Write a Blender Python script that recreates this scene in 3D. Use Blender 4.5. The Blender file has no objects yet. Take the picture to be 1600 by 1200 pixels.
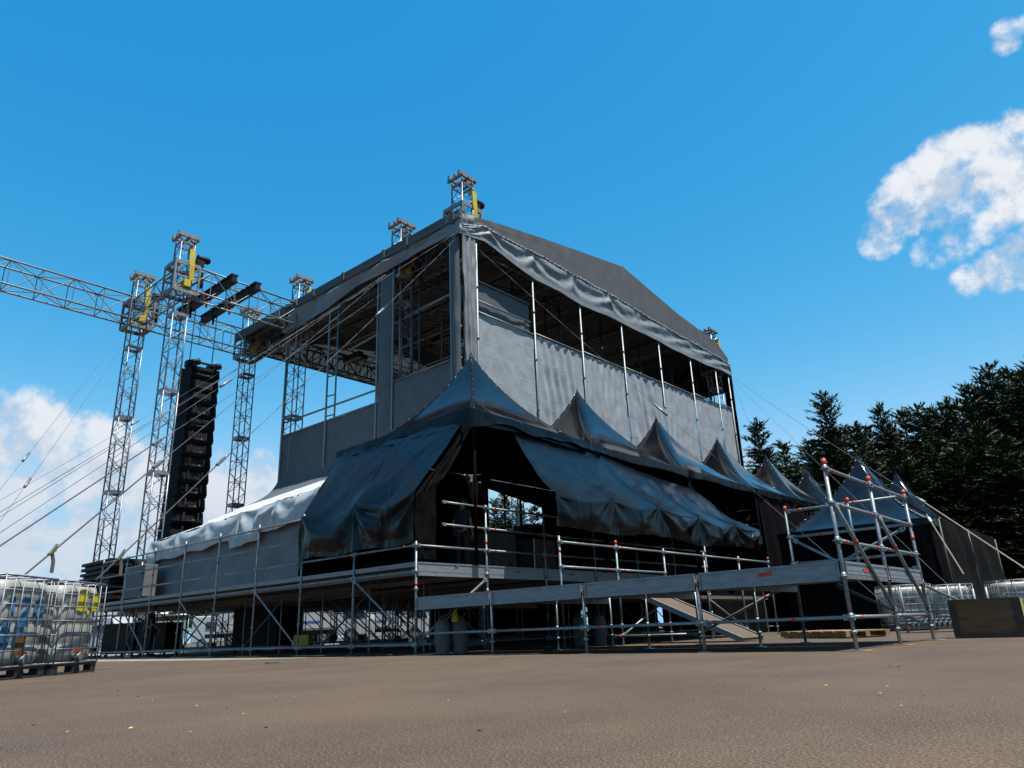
import bpy, bmesh, math, random
from mathutils import Vector, Matrix, noise
V = Vector
R = math.radians
PI = math.pi
def lerp(a, b, t): return a + (b - a) * t
random.seed(7)
SC = bpy.context.scene
COL = SC.collection

# ------------------------------------------------------------------ camera
F_PX, PITCH, ROLL, YAW = 1139.28, 18.6716, -2.2109, 131.2266
CAMP = V((11.5362, -10.0074, 0.39563))
pi_, ro_, ya_ = R(PITCH), R(ROLL), R(YAW)
FW = V((math.cos(ya_) * math.cos(pi_), math.sin(ya_) * math.cos(pi_), math.sin(pi_)))
RT0 = V((math.sin(ya_), -math.cos(ya_), 0))
UP0 = RT0.cross(FW)
RT = RT0 * math.cos(ro_) + UP0 * math.sin(ro_)
UP = -RT0 * math.sin(ro_) + UP0 * math.cos(ro_)
cd = bpy.data.cameras.new("camera")
cam = bpy.data.objects.new("camera", cd)
COL.objects.link(cam)
M = Matrix((RT, UP, -FW)).transposed().to_4x4()
M.translation = CAMP
cam.matrix_world = M
cd.sensor_width = 36
cd.lens = 36 * F_PX / 1600
cd.clip_start = 0.05
cd.clip_end = 4000
SC.camera = cam

def at(d, x, y):
    """point at depth d along the camera axis under photograph pixel x, y"""
    return CAMP + (FW + RT * ((x - 800) / F_PX) - UP * ((y - 600) / F_PX)) * d

# ------------------------------------------------------------------ light
SUN_DIR = V((0.31, 0.015, 0.95)).normalized()
EL = math.asin(SUN_DIR.z)
sl = bpy.data.lights.new("sun", 'SUN')
sl.energy = 4.6
sl.angle = R(0.53)
sl.color = (1.0, 0.95, 0.88)
so = bpy.data.objects.new("sun", sl)
so.rotation_euler = (-SUN_DIR).to_track_quat('-Z', 'Y').to_euler()
so.location = (0, 0, 60)
COL.objects.link(so)
SC.view_settings.view_transform = 'Standard'
SC.view_settings.look = 'None'
SC.view_settings.exposure = 1.0
SC.view_settings.gamma = 1.0
SC.render.engine = 'CYCLES'
SC.cycles.max_bounces = 6
SC.cycles.diffuse_bounces = 3
SC.cycles.glossy_bounces = 3
SC.cycles.transmission_bounces = 4
SC.cycles.caustics_reflective = False
SC.cycles.caustics_refractive = False

W = bpy.data.worlds.new("World")
SC.world = W
W.use_nodes = True
wt = W.node_tree
wn = wt.nodes
for n in list(wn): wn.remove(n)

def nd(t, typ, **kw):
    n = t.nodes.new(typ)
    for k, v in kw.items(): setattr(n, k, v)
    return n
def mth(t, op, a, b=None, c=None, clamp=False):
    n = t.nodes.new('ShaderNodeMath'); n.operation = op; n.use_clamp = clamp
    for i, s in enumerate((a, b, c)):
        if s is None: continue
        if isinstance(s, (int, float)): n.inputs[i].default_value = s
        else: t.links.new(s, n.inputs[i])
    return n.outputs[0]
def mix(t, f, a, b, mode='MIX'):
    n = t.nodes.new('ShaderNodeMix'); n.data_type = 'RGBA'; n.blend_type = mode
    for s, k in ((f, 0), (a, 6), (b, 7)):
        if isinstance(s, (int, float)): n.inputs[k].default_value = s
        elif isinstance(s, tuple): n.inputs[k].default_value = (*s, 1) if len(s) == 3 else s
        else: t.links.new(s, n.inputs[k])
    return n.outputs[2]
def sstep(t, x, lo, hi):
    n = t.nodes.new('ShaderNodeMapRange'); n.interpolation_type = 'SMOOTHSTEP'
    t.links.new(x, n.inputs[0]); n.inputs[1].default_value = lo; n.inputs[2].default_value = hi
    return n.outputs[0]

sky = nd(wt, 'ShaderNodeTexSky', sky_type='NISHITA', sun_disc=False, sun_elevation=EL,
         sun_rotation=math.atan2(SUN_DIR.x, SUN_DIR.y), altitude=2500, air_density=1.0, dust_density=0.6, ozone_density=2.0)
SKY_STR = 0.075
sps = nd(wt, 'ShaderNodeSeparateColor'); wt.links.new(sky.outputs[0], sps.inputs[0])
cms = nd(wt, 'ShaderNodeCombineColor')
for i_, (k_, r_, e_, mx_) in enumerate(((.23, .8, 3.0, 2.3), (2.0, 1.24, .92, 4.6), (4.5, 2.4, .50, 6.3))):   # film-like blue of the photograph
    wt.links.new(mth(wt, 'MINIMUM', mth(wt, 'MULTIPLY', mth(wt, 'POWER', mth(wt, 'DIVIDE', sps.outputs[i_], r_), e_), k_), mx_), cms.inputs[i_])
skyc = cms.outputs[0]
tc = nd(wt, 'ShaderNodeTexCoord')
dirv = tc.outputs['Generated']
def fbm(scale, det, rough, off=(0, 0, 0)):
    mp = nd(wt, 'ShaderNodeMapping'); wt.links.new(dirv, mp.inputs[0]); mp.inputs['Location'].default_value = off
    n = nd(wt, 'ShaderNodeTexNoise'); wt.links.new(mp.outputs[0], n.inputs['Vector'])
    n.inputs['Scale'].default_value = scale; n.inputs['Detail'].default_value = det; n.inputs['Roughness'].default_value = rough
    return n.outputs[0]
def blob(d, half_deg, amp=1.0):
    n = nd(wt, 'ShaderNodeVectorMath', operation='DOT_PRODUCT')
    wt.links.new(dirv, n.inputs[0]); n.inputs[1].default_value = tuple(d.normalized())
    f = sstep(wt, n.outputs['Value'], math.cos(R(half_deg)), math.cos(R(half_deg * 0.25)))
    return mth(wt, 'MULTIPLY', f, amp)
def cl(x, y): return (at(1, x, y) - CAMP).normalized()
CLOUDS = [  # high cumulus on the right and its loose tail
    (1375, 366, 2.3, .80), (1405, 330, 3.0, .88), (1442, 288, 3.3, .88), (1478, 246, 3.0, .86), (1528, 232, 2.8, .82), (1580, 222, 2.9, .84), (1640, 225, 3.2, .85),
    (1458, 390, 1.9, .76), (1495, 372, 2.4, .84), (1537, 346, 2.4, .84), (1577, 315, 2.6, .84), (1625, 295, 3.0, .85), (1522, 436, 1.8, .74), (1555, 422, 2.2, .82), (1598, 400, 2.6, .84), (1650, 380, 3.4, .85),
    (1505, 300, 3.2, .92), (1555, 275, 3.2, .92), (1478, 335, 2.6, .85), (1720, 250, 5, .85), (1576, 54, 1.5, .60), (1600, 46, 1.2, .55),
    # low bank on the left and behind the stage
    (-40, 735, 7.5, .95), (50, 715, 6.0, 1.0), (125, 705, 4.4, .92), (185, 730, 3.6, .85), (110, 770, 7, 1.0), (20, 800, 8, .9), (120, 830, 8, .9), (230, 800, 6.5, .95), (310, 800, 6.5, .95), (400, 805, 6.5, .92),
    (250, 900, 8, .85), (0, 920, 8, .85), (-150, 800, 10, .95), (-300, 850, 12, .9), (470, 900, 7, .8), (620, 900, 6, .8), (800, 800, 5, .8), (1150, 725, 3, .7)]
mask = None
for x, y, r, a in CLOUDS:
    b = blob(cl(x, y), r, a)
    mask = b if mask is None else mth(wt, 'MAXIMUM', mask, b)
n1 = fbm(17, 10, .60)
n2 = fbm(17, 10, .60, (0.008, -0.003, 0.05))
dens = mth(wt, 'ADD', mask, mth(wt, 'MULTIPLY', mth(wt, 'SUBTRACT', n1, .5), 2.5))
al = sstep(wt, dens, 0.36, 1.02)
al = mth(wt, 'MULTIPLY', al, sstep(wt, mask, 0.03, 0.30))
soft = fbm(5, 3, .5, (2, 1, 0))
shade = sstep(wt, mth(wt, 'ADD', mth(wt, 'MULTIPLY', mth(wt, 'SUBTRACT', n1, n2), 2.4), mth(wt, 'MULTIPLY', soft, .55)), -0.05, 0.5)
ccol = mix(wt, shade, (3.6, 4.2, 5.1), (5.9, 6.0, 6.2))
ccol = mix(wt, 1.0, ccol, (1, 1, 1), 'MULTIPLY')
sepd = nd(wt, 'ShaderNodeSeparateXYZ'); wt.links.new(dirv, sepd.inputs[0])
low = sstep(wt, sepd.outputs[2], 0.34, 0.06)           # low clouds are seen through more air
ccol = mix(wt, mth(wt, 'MULTIPLY', low, .75), ccol, (3.7, 4.3, 5.2))
skyfin = mix(wt, mth(wt, 'MULTIPLY', al, .95), skyc, ccol)
bg = nd(wt, 'ShaderNodeBackground'); wt.links.new(skyfin, bg.inputs[0]); bg.inputs[1].default_value = SKY_STR
wo = nd(wt, 'ShaderNodeOutputWorld'); wt.links.new(bg.outputs[0], wo.inputs[0])
W.cycles.sampling_method = 'MANUAL'; W.cycles.sample_map_resolution = 512

# ------------------------------------------------------------------ materials
MATS = {}
def mat(name, col, rough=.6, metal=0., var=.15, scale=6., bump=0., bscale=None, spec=.5, col2=None, coat=0., sss=None, stretch=None, det=6):
    m = bpy.data.materials.new(name); m.use_nodes = True
    k_ = 1.0 if max(col) < .04 or name == 'black_paint' else .75 if 'paint' in name else .70 if name == 'milky_plastic' else .9 if name == 'brown_plywood' else .66 if metal > .3 else .56
    col = tuple(c * k_ for c in col); col2 = None if col2 is None else tuple(c * k_ for c in col2)
    t = m.node_tree; b = t.nodes['Principled BSDF']
    b.inputs['Roughness'].default_value = rough; b.inputs['Metallic'].default_value = metal
    b.inputs['Specular IOR Level'].default_value = spec
    b.inputs['Coat Weight'].default_value = coat
    tcn = nd(t, 'ShaderNodeTexCoord'); vec = tcn.outputs['Object']
    if stretch:
        mp = nd(t, 'ShaderNodeMapping'); t.links.new(vec, mp.inputs[0]); mp.inputs['Scale'].default_value = stretch; vec = mp.outputs[0]
    n = nd(t, 'ShaderNodeTexNoise'); t.links.new(vec, n.inputs['Vector'])
    n.inputs['Scale'].default_value = scale; n.inputs['Detail'].default_value = det; n.inputs['Roughness'].default_value = .6
    lo = tuple(c * (1 - var) for c in col); hi = tuple(min(1, c * (1 + var)) for c in col) if col2 is None else col2
    c = mix(t, sstep(t, n.outputs[0], .3, .7), lo, hi)
    t.links.new(c, b.inputs['Base Color'])
    if metal > .3 or coat or rough < .5:
        rr = mth(t, 'MULTIPLY_ADD', n.outputs[0], min(.25, rough * .5), rough - min(.12, rough * .25))
        t.links.new(rr, b.inputs['Roughness'])
    if bump:
        n2 = nd(t, 'ShaderNodeTexNoise'); t.links.new(vec, n2.inputs['Vector'])
        n2.inputs['Scale'].default_value = bscale or scale * 6; n2.inputs['Detail'].default_value = 5
        bp = nd(t, 'ShaderNodeBump'); bp.inputs['Strength'].default_value = bump; bp.inputs['Distance'].default_value = .02
        t.links.new(n2.outputs[0], bp.inputs['Height']); t.links.new(bp.outputs[0], b.inputs['Normal'])
    MATS[name] = m
    return m
G = mat
galv = G('galvanised_steel', (.25, .285, .30), .48, .45, .22, 14, .1, 60)
galvd = G('weathered_steel', (.22, .23, .24), .5, .5, .25, 10, .1, 50)
alu = G('aluminium_panel', (.33, .34, .36), .5, .3, .18, 5, .08, 40, stretch=(1, 1, 6))
alud = G('aluminium_truss', (.30, .30, .33), .42, .7, .2, 8)
deckw = G('deck_plywood', (.16, .12, .085), .8, 0, .3, 4, .2, 40, stretch=(1, 8, 1))
red = G('red_tape', (.75, .045, .012), .55, 0, .1, 10)
yel = G('yellow_strap', (.72, .55, .02), .7, 0, .12, 10)
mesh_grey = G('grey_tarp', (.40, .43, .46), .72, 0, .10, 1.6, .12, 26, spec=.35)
mesh_grey_shade = G('shaded_grey_tarp', (.135, .155, .175), .8, 0, .08, 2.0, .1, 40, spec=.2)  # darker copy of the grey tarp, front wall shade put into its colour
roofm = G('roof_tarp', (.125, .130, .138), .75, 0, .08, 1.2, .08, 30, spec=.25)
valm = G('valance_tarp', (.27, .285, .30), .55, 0, .1, 1.5, .06, 25, spec=.4)
black_vinyl = G('black_vinyl', (.0035, .0055, .0085), .11, 0, .25, 1.4, .02, 5, spec=.40, col2=(.009, .009, .0095))
black_tarp = G('black_tarp', (.0022, .0032, .0046), .24, 0, .25, 1.6, .04, 9, spec=.15, col2=(.0042, .0047, .0055))
black_cloth = G('black_cloth', (.0028, .0028, .0034), .9, 0, .3, 4, .1, 40, spec=.05)
black_paint = G('black_paint', (.006, .006, .007), .6, 0, .3, 8, .1, 50, spec=.2)
cover_w = G('white_sheeting', (.85, .86, .86), .5, 0, .06, 2, .05, 10, col2=(.92, .92, .91))
cover_shade = G('shaded_sheeting', (.26, .28, .30), .75, 0, .12, 1.5, .03, 8, spec=.3)  # white sheeting darkened, shade of the upright sides put into its colour
cover_half_shade = G('half_shaded_sheeting', (.58, .60, .61), .5, 0, .12, 1.5, .05, 8)  # white sheeting greyed, shade on the hanging flap put into its colour
truss_dim = G('dimmed_truss', (.035, .035, .037), .55, .3, .2, 10)  # steel darkened, shade inside the stage put into its colour
roof_under = G('shaded_roof_tarp', (.030, .030, .030), .9, 0, .2, 2)  # roof tarp blackened, shade of the stage interior put into its colour
tan_sheet = G('cream_sheet', (.55, .47, .38), .8, 0, .1, 1.5)
hdpe = G('milky_plastic', (.50, .50, .45), .42, 0, .12, 3, .06, 10, col2=(.60, .60, .55))
cage_m = G('cage_steel', (.24, .24, .26), .5, .5, .25, 10)
spk = G('speaker_black', (.0035, .0035, .004), .75, 0, .2, 8, .05, 40, spec=.12)
pallet_pl = G('pallet_plastic', (.035, .036, .04), .55, 0, .3, 9)
wood = G('pallet_wood', (.42, .26, .11), .8, 0, .3, 5, .25, 30, stretch=(1, 9, 1))
plyb = G('brown_plywood', (.135, .058, .016), .65, 0, .3, 3, .2, 20, stretch=(1, 1, 5))
plyd = G('dark_wood_trim', (.036, .014, .007), .6, 0, .3, 5, .2, 30)
ply_lit = G('sunlit_plywood', (.55, .40, .12), .7, 0, .2, 8, .1, 40)  # brighter crate ends, sunlight put into their colour
ramp_m = G('ramp_plywood', (.13, .088, .048), .75, 0, .25, 3, .15, 30, stretch=(1, 6, 1))
blue_p = G('blue_spray_paint', (.02, .17, .36), .6, 0, .25, 8)
yel_p = G('yellow_spray_paint', (.62, .55, .01), .6, 0, .15, 8)
rust = G('rusty_residue', (.20, .10, .03), .8, 0, .4, 6)
skin_m = G('skin', (.36, .19, .12), .55, 0, .1, 20)
dark_shirt = G('dark_cloth', (.014, .015, .022), .9, 0, .2, 30)
jean = G('dark_denim', (.02, .026, .04), .9, 0, .2, 40)
hair_m = G('dark_hair', (.012, .01, .008), .7, 0, .2, 60)
case_m = G('grey_case', (.15, .15, .16), .7, 0, .15, 4, .1, 30)
case_l = G('light_grey_case', (.20, .20, .20), .75, 0, .15, 3, .1, 30)
white_v = G('white_vehicle_paint', (.45, .46, .48), .3, 0, .05, 3, coat=.4)
blue_v = G('blue_livery', (.03, .14, .42), .4, 0, .1, 3)
glass_d = G('dark_glass', (.012, .015, .02), .08, 0, .1, 3, spec=.8)
rubber = G('black_rubber', (.016, .016, .017), .85, 0, .2, 20)
yel_c = G('yellow_plastic', (.62, .50, .015), .5, 0, .12, 4)
bag_m = G('white_woven_bag', (.18, .175, .165), .85, 0, .15, 8, .3, 60)
cable_m = G('steel_cable', (.13, .14, .16), .6, .2, .1, 20)
strap_d = G('dark_strap', (.07, .06, .055), .8, 0, .2, 20)
strap_y = G('faded_yellow_strap', (.15, .13, .065), .75, 0, .2, 20)
turq = G('turquoise_clip', (.10, .36, .40), .5, 0, .1, 10)
trunk_m = G('conifer_bark', (.06, .042, .03), .9, 0, .3, 12, .4, 30)
white_t = G('white_canvas', (.72, .73, .74), .6, 0, .06, 3)
leaf_y = G('dry_leaf', (.55, .42, .10), .8, 0, .3, 30)
stone_d = G('dark_pebble', (.03, .028, .026), .9, 0, .3, 30)
def foliage(name, a, b):
    m = bpy.data.materials.new(name); m.use_nodes = True
    t = m.node_tree; bs = t.nodes['Principled BSDF']
    bs.inputs['Roughness'].default_value = .65; bs.inputs['Specular IOR Level'].default_value = .25
    g = nd(t, 'ShaderNodeNewGeometry'); tcn = nd(t, 'ShaderNodeTexCoord')
    n = nd(t, 'ShaderNodeTexNoise'); t.links.new(tcn.outputs['Object'], n.inputs['Vector']); n.inputs['Scale'].default_value = .7; n.inputs['Detail'].default_value = 3
    f = mth(t, 'ADD', mth(t, 'MULTIPLY', g.outputs['Random Per Island'], .5), mth(t, 'MULTIPLY', n.outputs[0], .6))
    t.links.new(mix(t, sstep(t, f, .25, .85), a, b), bs.inputs['Base Color'])
    return m
conif = foliage('conifer_foliage', (.010, .018, .008), (.045, .066, .022))
bushm = foliage('broadleaf_foliage', (.02, .034, .010), (.05, .07, .02))

# translucent light sheet on the audience side
def translucent(m, amt):
    t = m.node_tree; b = t.nodes['Principled BSDF']; o = t.nodes['Material Output']
    tr = nd(t, 'ShaderNodeBsdfTranslucent'); ms = nd(t, 'ShaderNodeMixShader'); ms.inputs[0].default_value = amt
    src = b.inputs['Base Color'].links[0].from_socket
    t.links.new(src, tr.inputs[0]); t.links.new(b.outputs[0], ms.inputs[1]); t.links.new(tr.outputs[0], ms.inputs[2]); t.links.new(ms.outputs[0], o.inputs[0])
translucent(tan_sheet, .55)
translucent(hdpe, .30)
# fold creases pressed into the grey tarps: a faint lattice of bumps, like a sheet taken out of its box
def creases(m, sx, sz, strength):
    t = m.node_tree; b = t.nodes['Principled BSDF']
    tcn = nd(t, 'ShaderNodeTexCoord'); sp = nd(t, 'ShaderNodeSeparateXYZ'); t.links.new(tcn.outputs['Object'], sp.inputs[0])
    nn = nd(t, 'ShaderNodeTexNoise'); t.links.new(tcn.outputs['Object'], nn.inputs['Vector']); nn.inputs['Scale'].default_value = 1.1
    w = mth(t, 'MULTIPLY', nn.outputs[0], .35)
    def ridge(s, per):
        f = mth(t, 'FRACT', mth(t, 'DIVIDE', mth(t, 'ADD', s, w), per))
        return sstep(t, mth(t, 'ABSOLUTE', mth(t, 'SUBTRACT', f, .5)), .045, .0)
    h = mth(t, 'ADD', ridge(mth(t, 'ADD', sp.outputs[0], sp.outputs[1]), sx), ridge(sp.outputs[2], sz))
    h = mth(t, 'MULTIPLY', h, sstep(t, nn.outputs[0], .35, .65))
    bp = nd(t, 'ShaderNodeBump'); bp.inputs['Strength'].default_value = strength; bp.inputs['Distance'].default_value = .03
    old = b.inputs['Normal'].links[0].from_socket if b.inputs['Normal'].links else None
    if old: t.links.new(old, bp.inputs['Normal'])
    t.links.new(h, bp.inputs['Height']); t.links.new(bp.outputs[0], b.inputs['Normal'])
creases(mesh_grey, .52, .46, .32)
creases(roofm, 2.4, 40., .5)
creases(black_tarp, 1.45, 30., .35)

# ------------------------------------------------------------------ mesh builder
class MB:
    def __init__(s): s.v = []; s.f = []; s.m = []; s.s = []
    def face(s, idx, mi=0, sm=False): s.f.append(idx); s.m.append(mi); s.s.append(sm)
    def poly(s, pts, mi=0):
        b = len(s.v); s.v += [tuple(p) for p in pts]; s.face(list(range(b, b + len(pts))), mi); return s
    def box(s, c, size, rot=None, mi=0):
        c = V(c); hx, hy, hz = (k / 2 for k in size); b = len(s.v)
        for dz in (-hz, hz):
            for dx, dy in ((-hx, -hy), (hx, -hy), (hx, hy), (-hx, hy)):
                p = V((dx, dy, dz))
                if rot is not None: p = rot @ p
                s.v.append(tuple(c + p))
        for q in ((3, 2, 1, 0), (4, 5, 6, 7), (0, 1, 5, 4), (1, 2, 6, 5), (2, 3, 7, 6), (3, 0, 4, 7)): s.face([b + i for i in q], mi)
        return s
    def frame(s, p0, p1):
        d = (V(p1) - V(p0)); L = d.length; d = d / L if L else V((0, 0, 1))
        a = V((0, 0, 1)) if abs(d.z) < .95 else V((1, 0, 0))
        x = d.cross(a).normalized(); y = x.cross(d)
        return d, x, y
    def bar(s, p0, p1, w, h, mi=0):
        d, x, y = s.frame(p0, p1); b = len(s.v)
        for p in (V(p0), V(p1)):
            for i, j in ((-1, -1), (1, -1), (1, 1), (-1, 1)): s.v.append(tuple(p + x * (i * w / 2) + y * (j * h / 2)))
        for q in ((3, 2, 1, 0), (4, 5, 6, 7), (0, 1, 5, 4), (1, 2, 6, 5), (2, 3, 7, 6), (3, 0, 4, 7)): s.face([b + i for i in q], mi)
        return s
    def tube(s, p0, p1, r, n=8, mi=0, r1=None, cap=True):
        d, x, y = s.frame(p0, p1); b = len(s.v); r1 = r if r1 is None else r1
        for p, rr in ((V(p0), r), (V(p1), r1)):
            for k in range(n):
                a = 2 * PI * k / n; s.v.append(tuple(p + x * (math.cos(a) * rr) + y * (math.sin(a) * rr)))
        for k in range(n): s.face([b + k, b + (k + 1) % n, b + n + (k + 1) % n, b + n + k], mi, True)
        if cap: s.face([b + k for k in range(n)][::-1], mi); s.face([b + n + k for k in range(n)], mi)
        return s
    def path(s, pts, r, n=6, mi=0):
        for a, b in zip(pts, pts[1:]): s.tube(a, b, r, n, mi)
        return s
    def lathe(s, c, prof, n=12, mi=0):
        b = len(s.v); c = V(c)
        for r, z in prof:
            for k in range(n):
                a = 2 * PI * k / n; s.v.append((c.x + r * math.cos(a), c.y + r * math.sin(a), c.z + z))
        for i in range(len(prof) - 1):
            for k in range(n): s.face([b + i * n + k, b + i * n + (k + 1) % n, b + (i + 1) * n + (k + 1) % n, b + (i + 1) * n + k], mi, True)
        s.face([b + k for k in range(n)][::-1], mi); s.face([b + (len(prof) - 1) * n + k for k in range(n)], mi)
        return s
    def grid(s, fn, nu, nv, mi=0, sm=True, closed=False):
        b = len(s.v)
        for j in range(nv + 1):
            for i in range(nu + 1): s.v.append(tuple(fn(i / nu, j / nv)))
        for j in range(nv):
            for i in range(nu):
                a = b + j * (nu + 1) + i; s.face([a, a + 1, a + nu + 2, a + nu + 1], mi, sm)
        return s
    def prism(s, pts, dz, mi=0):
        """outline extruded along vector dz"""
        b = len(s.v); n = len(pts); dz = V(dz)
        s.v += [tuple(V(p)) for p in pts] + [tuple(V(p) + dz) for p in pts]
        s.face(list(range(b, b + n))[::-1], mi); s.face(list(range(b + n, b + 2 * n)), mi)
        for k in range(n): s.face([b + k, b + (k + 1) % n, b + n + (k + 1) % n, b + n + k], mi)
        return s
    def build(s, name, mats, parent=None, bevel=0, solid=0, loc=None):
        me = bpy.data.meshes.new(name)
        org = V(loc) if loc is not None else V((0, 0, 0))
        me.from_pydata([tuple(V(v) - org) for v in s.v] if loc is not None else s.v, [], s.f)
        if not isinstance(mats, (list, tuple)): mats = [mats]
        for m in mats: me.materials.append(m)
        me.polygons.foreach_set('material_index', s.m); me.polygons.foreach_set('use_smooth', s.s)
        me.update()
        o = bpy.data.objects.new(name, me); COL.objects.link(o)
        if loc is not None: o.location = org
        if parent is not None:
            o.parent = parent
        if bevel:
            md = o.modifiers.new('bevel', 'BEVEL'); md.width = bevel; md.segments = 2; md.limit_method = 'ANGLE'
        if solid:
            md = o.modifiers.new('solid', 'SOLIDIFY'); md.thickness = solid; md.offset = 0
        return o

def tag(o, label=None, cat=None, group=None, kind=None):
    if label: o['label'] = label
    if cat: o['category'] = cat
    if group: o['group'] = group
    if kind: o['kind'] = kind
    return o
def thing(name, label, cat, loc=(0, 0, 0), rz=0, group=None):
    o = bpy.data.objects.new(name, None); COL.objects.link(o)
    o.location = loc; o.rotation_euler = (0, 0, rz); o.empty_display_size = .2
    return tag(o, label, cat, group)
def kids(o): return [c for c in bpy.data.objects if c.parent == o]
def dup(root, loc, rz=None, label=None, scale=None):
    def cp(o, parent):
        c = o.copy(); COL.objects.link(c)
        if parent is not None: c.parent = parent
        for k in KID.get(o.name, ()): cp(k, c)
        return c
    r = cp(root, None); r.location = loc
    if rz is not None: r.rotation_euler = (0, 0, rz)
    if scale: r.scale = scale
    if label: r['label'] = label
    return r
KID = {}
def index_kids(root):
    def go(o):
        KID[o.name] = kids(o)
        for k in KID[o.name]: go(k)
    go(root)
def fb(x, y, z=0, oct=3):
    return noise.fractal(V((x, y, z)), 1.0, 2.0, oct)

# ------------------------------------------------------------------ ground
def ground_mat():
    m = bpy.data.materials.new('worn_asphalt'); m.use_nodes = True
    t = m.node_tree; b = t.nodes['Principled BSDF']; b.inputs['Roughness'].default_value = .9; b.inputs['Specular IOR Level'].default_value = .2
    tcn = nd(t, 'ShaderNodeTexCoord'); o = tcn.outputs['Object']
    def nz(sc, det=6, ro=.6, st=(1, 1, 1), rot=0):
        mp = nd(t, 'ShaderNodeMapping'); t.links.new(o, mp.inputs[0]); mp.inputs['Scale'].default_value = st; mp.inputs['Rotation'].default_value = (0, 0, rot)
        n = nd(t, 'ShaderNodeTexNoise'); t.links.new(mp.outputs[0], n.inputs['Vector']); n.inputs['Scale'].default_value = sc; n.inputs['Detail'].default_value = det; n.inputs['Roughness'].default_value = ro
        return n.outputs[0]
    big = nz(.5, 5, .6); streak = nz(1.1, 5, .65, (1, .16, 1), R(-49)); fine = nz(95, 2, .5); grit = nz(190, 2, .5); mid = nz(9, 7, .7); spot = nz(2.3, 3, .5)
    c = mix(t, sstep(t, mth(t, 'ADD', mth(t, 'MULTIPLY', big, .65), mth(t, 'MULTIPLY', streak, .35)), .34, .66), (.050, .036, .026), (.086, .057, .036))
    c = mix(t, mth(t, 'MULTIPLY', sstep(t, mid, .48, .72), .5), c, (.092, .068, .049))
    c = mix(t, mth(t, 'MULTIPLY', sstep(t, spot, .60, .72), .2), c, (.034, .027, .022))
    c = mix(t, mth(t, 'MULTIPLY', sstep(t, fine, .53, .66), .75), c, (.145, .112, .084))
    c = mix(t, mth(t, 'MULTIPLY', sstep(t, fine, .47, .34), .8), c, (.016, .012, .010))
    c = mix(t, mth(t, 'MULTIPLY', sstep(t, grit, .66, .72), .6), c, (.23, .19, .15))
    t.links.new(c, b.inputs['Base Color'])
    bp = nd(t, 'ShaderNodeBump'); bp.inputs['Strength'].default_value = .15; bp.inputs['Distance'].default_value = .01
    t.links.new(mth(t, 'ADD', mth(t, 'MULTIPLY', fine, .6), mth(t, 'MULTIPLY', mid, .5)), bp.inputs['Height']); t.links.new(bp.outputs[0], b.inputs['Normal'])
    return m
g = MB(); S = 900
g.poly([(-S, -S, 0), (S, -S, 0), (S, S, 0), (-S, S, 0)])
tag(g.build('ground', ground_mat()), kind='structure')
cm = G('pale_concrete', (.30, .26, .20), .85, 0, .2, 3, .3, 40, col2=(.40, .36, .29))
g = MB()
def strip(u, v):
    x = -22 + 20.5 * u; w = (1.7 - .95 * u) * (1 if u < .8 else (1 - u) / .2)
    return V((x, -.45 - w * v - .1 * fb(x * 1.3, 3 + 9 * v), .004))
g.grid(strip, 60, 3)
tag(g.build('concrete_strip', cm), kind='structure')
g = MB()
g.poly([(-60, 8, .004), (-22.5, 3, .004), (-22.5, 45, .004), (-60, 60, .004)])
tag(g.build('pavement', cm), kind='structure')
# ground litter: leaves, chips and pebbles
ml = MB()
for k in range(110):
    d = random.uniform(3.2, 13); px = random.uniform(0, 1600)
    P = CAMP + V((FW.x, FW.y, 0)).normalized() * d + V((RT0.x, RT0.y, 0)) * ((px - 800) / F_PX * d)
    if P.y > -1.2 or P.x < -8: continue
    if k % 4 == 0:
        r = random.uniform(.004, .009); ml.lathe((P.x, P.y, 0), [(r, 0), (r * 1.1, r * .5), (r * .5, r)], 6, 1)
    else:
        a = random.random() * 6.3; l = random.uniform(.006, .016); w = l * random.uniform(.4, .8)
        ca, sa = math.cos(a), math.sin(a); z = .006
        ml.poly([(P.x + ca * l, P.y + sa * l, z + .004), (P.x - sa * w, P.y + ca * w, z + random.uniform(.002, .008)), (P.x - ca * l, P.y - sa * l, z), (P.x + sa * w, P.y - ca * w, z + random.uniform(0, .01))], 0)
tag(ml.build('litter', [leaf_y, stone_d]), 'dry yellow leaf bits and dark pebbles scattered over the asphalt', 'litter', kind='stuff')
st = MB().path([at(12.3, 415, 1036.5) * 1, at(12.3, 430, 1036), at(12.2, 438, 1037)], .018, 6)
stick = st.build('stick', strap_d)
for v_ in stick.data.vertices: v_.co.z = max(.02, min(.05, v_.co.z))
tag(stick, 'short dark stick lying on the asphalt left of the centre', 'stick')

# ------------------------------------------------------------------ scaffold helpers
S_ = 2.07
TR = .0242
def post(parent, x, y, z0, z1, marks=(), r=TR, cap=False, foot=True, rings=(.2, .7, 1.2, 1.7, 2.2)):
    m = MB(); m.tube((x, y, z0), (x, y, z1), r, 10)
    if foot:
        m.box((x, y, z0 + .006), (.15, .15, .012)); m.tube((x, y, .012), (x, y, .25), .018, 8); m.tube((x, y, .2), (x, y, .24), .045, 8)
    for z in rings:
        if z0 + .1 < z < z1 - .03:
            m.lathe((x, y, z - .006), [(.03, 0), (.062, .002), (.062, .010), (.03, .012)], 12)
            m.tube((x, y, z - .05), (x, y, z + .05), r * 1.22, 10)
    for z in marks: m.tube((x, y, z - .035), (x, y, z + .035), r * 1.16, 10, 1)
    if cap: m.tube((x, y, z1 - .02), (x, y, z1 + .07), r * 1.2, 10, 1)
    return m.build('post', [galv, red], parent)
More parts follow.
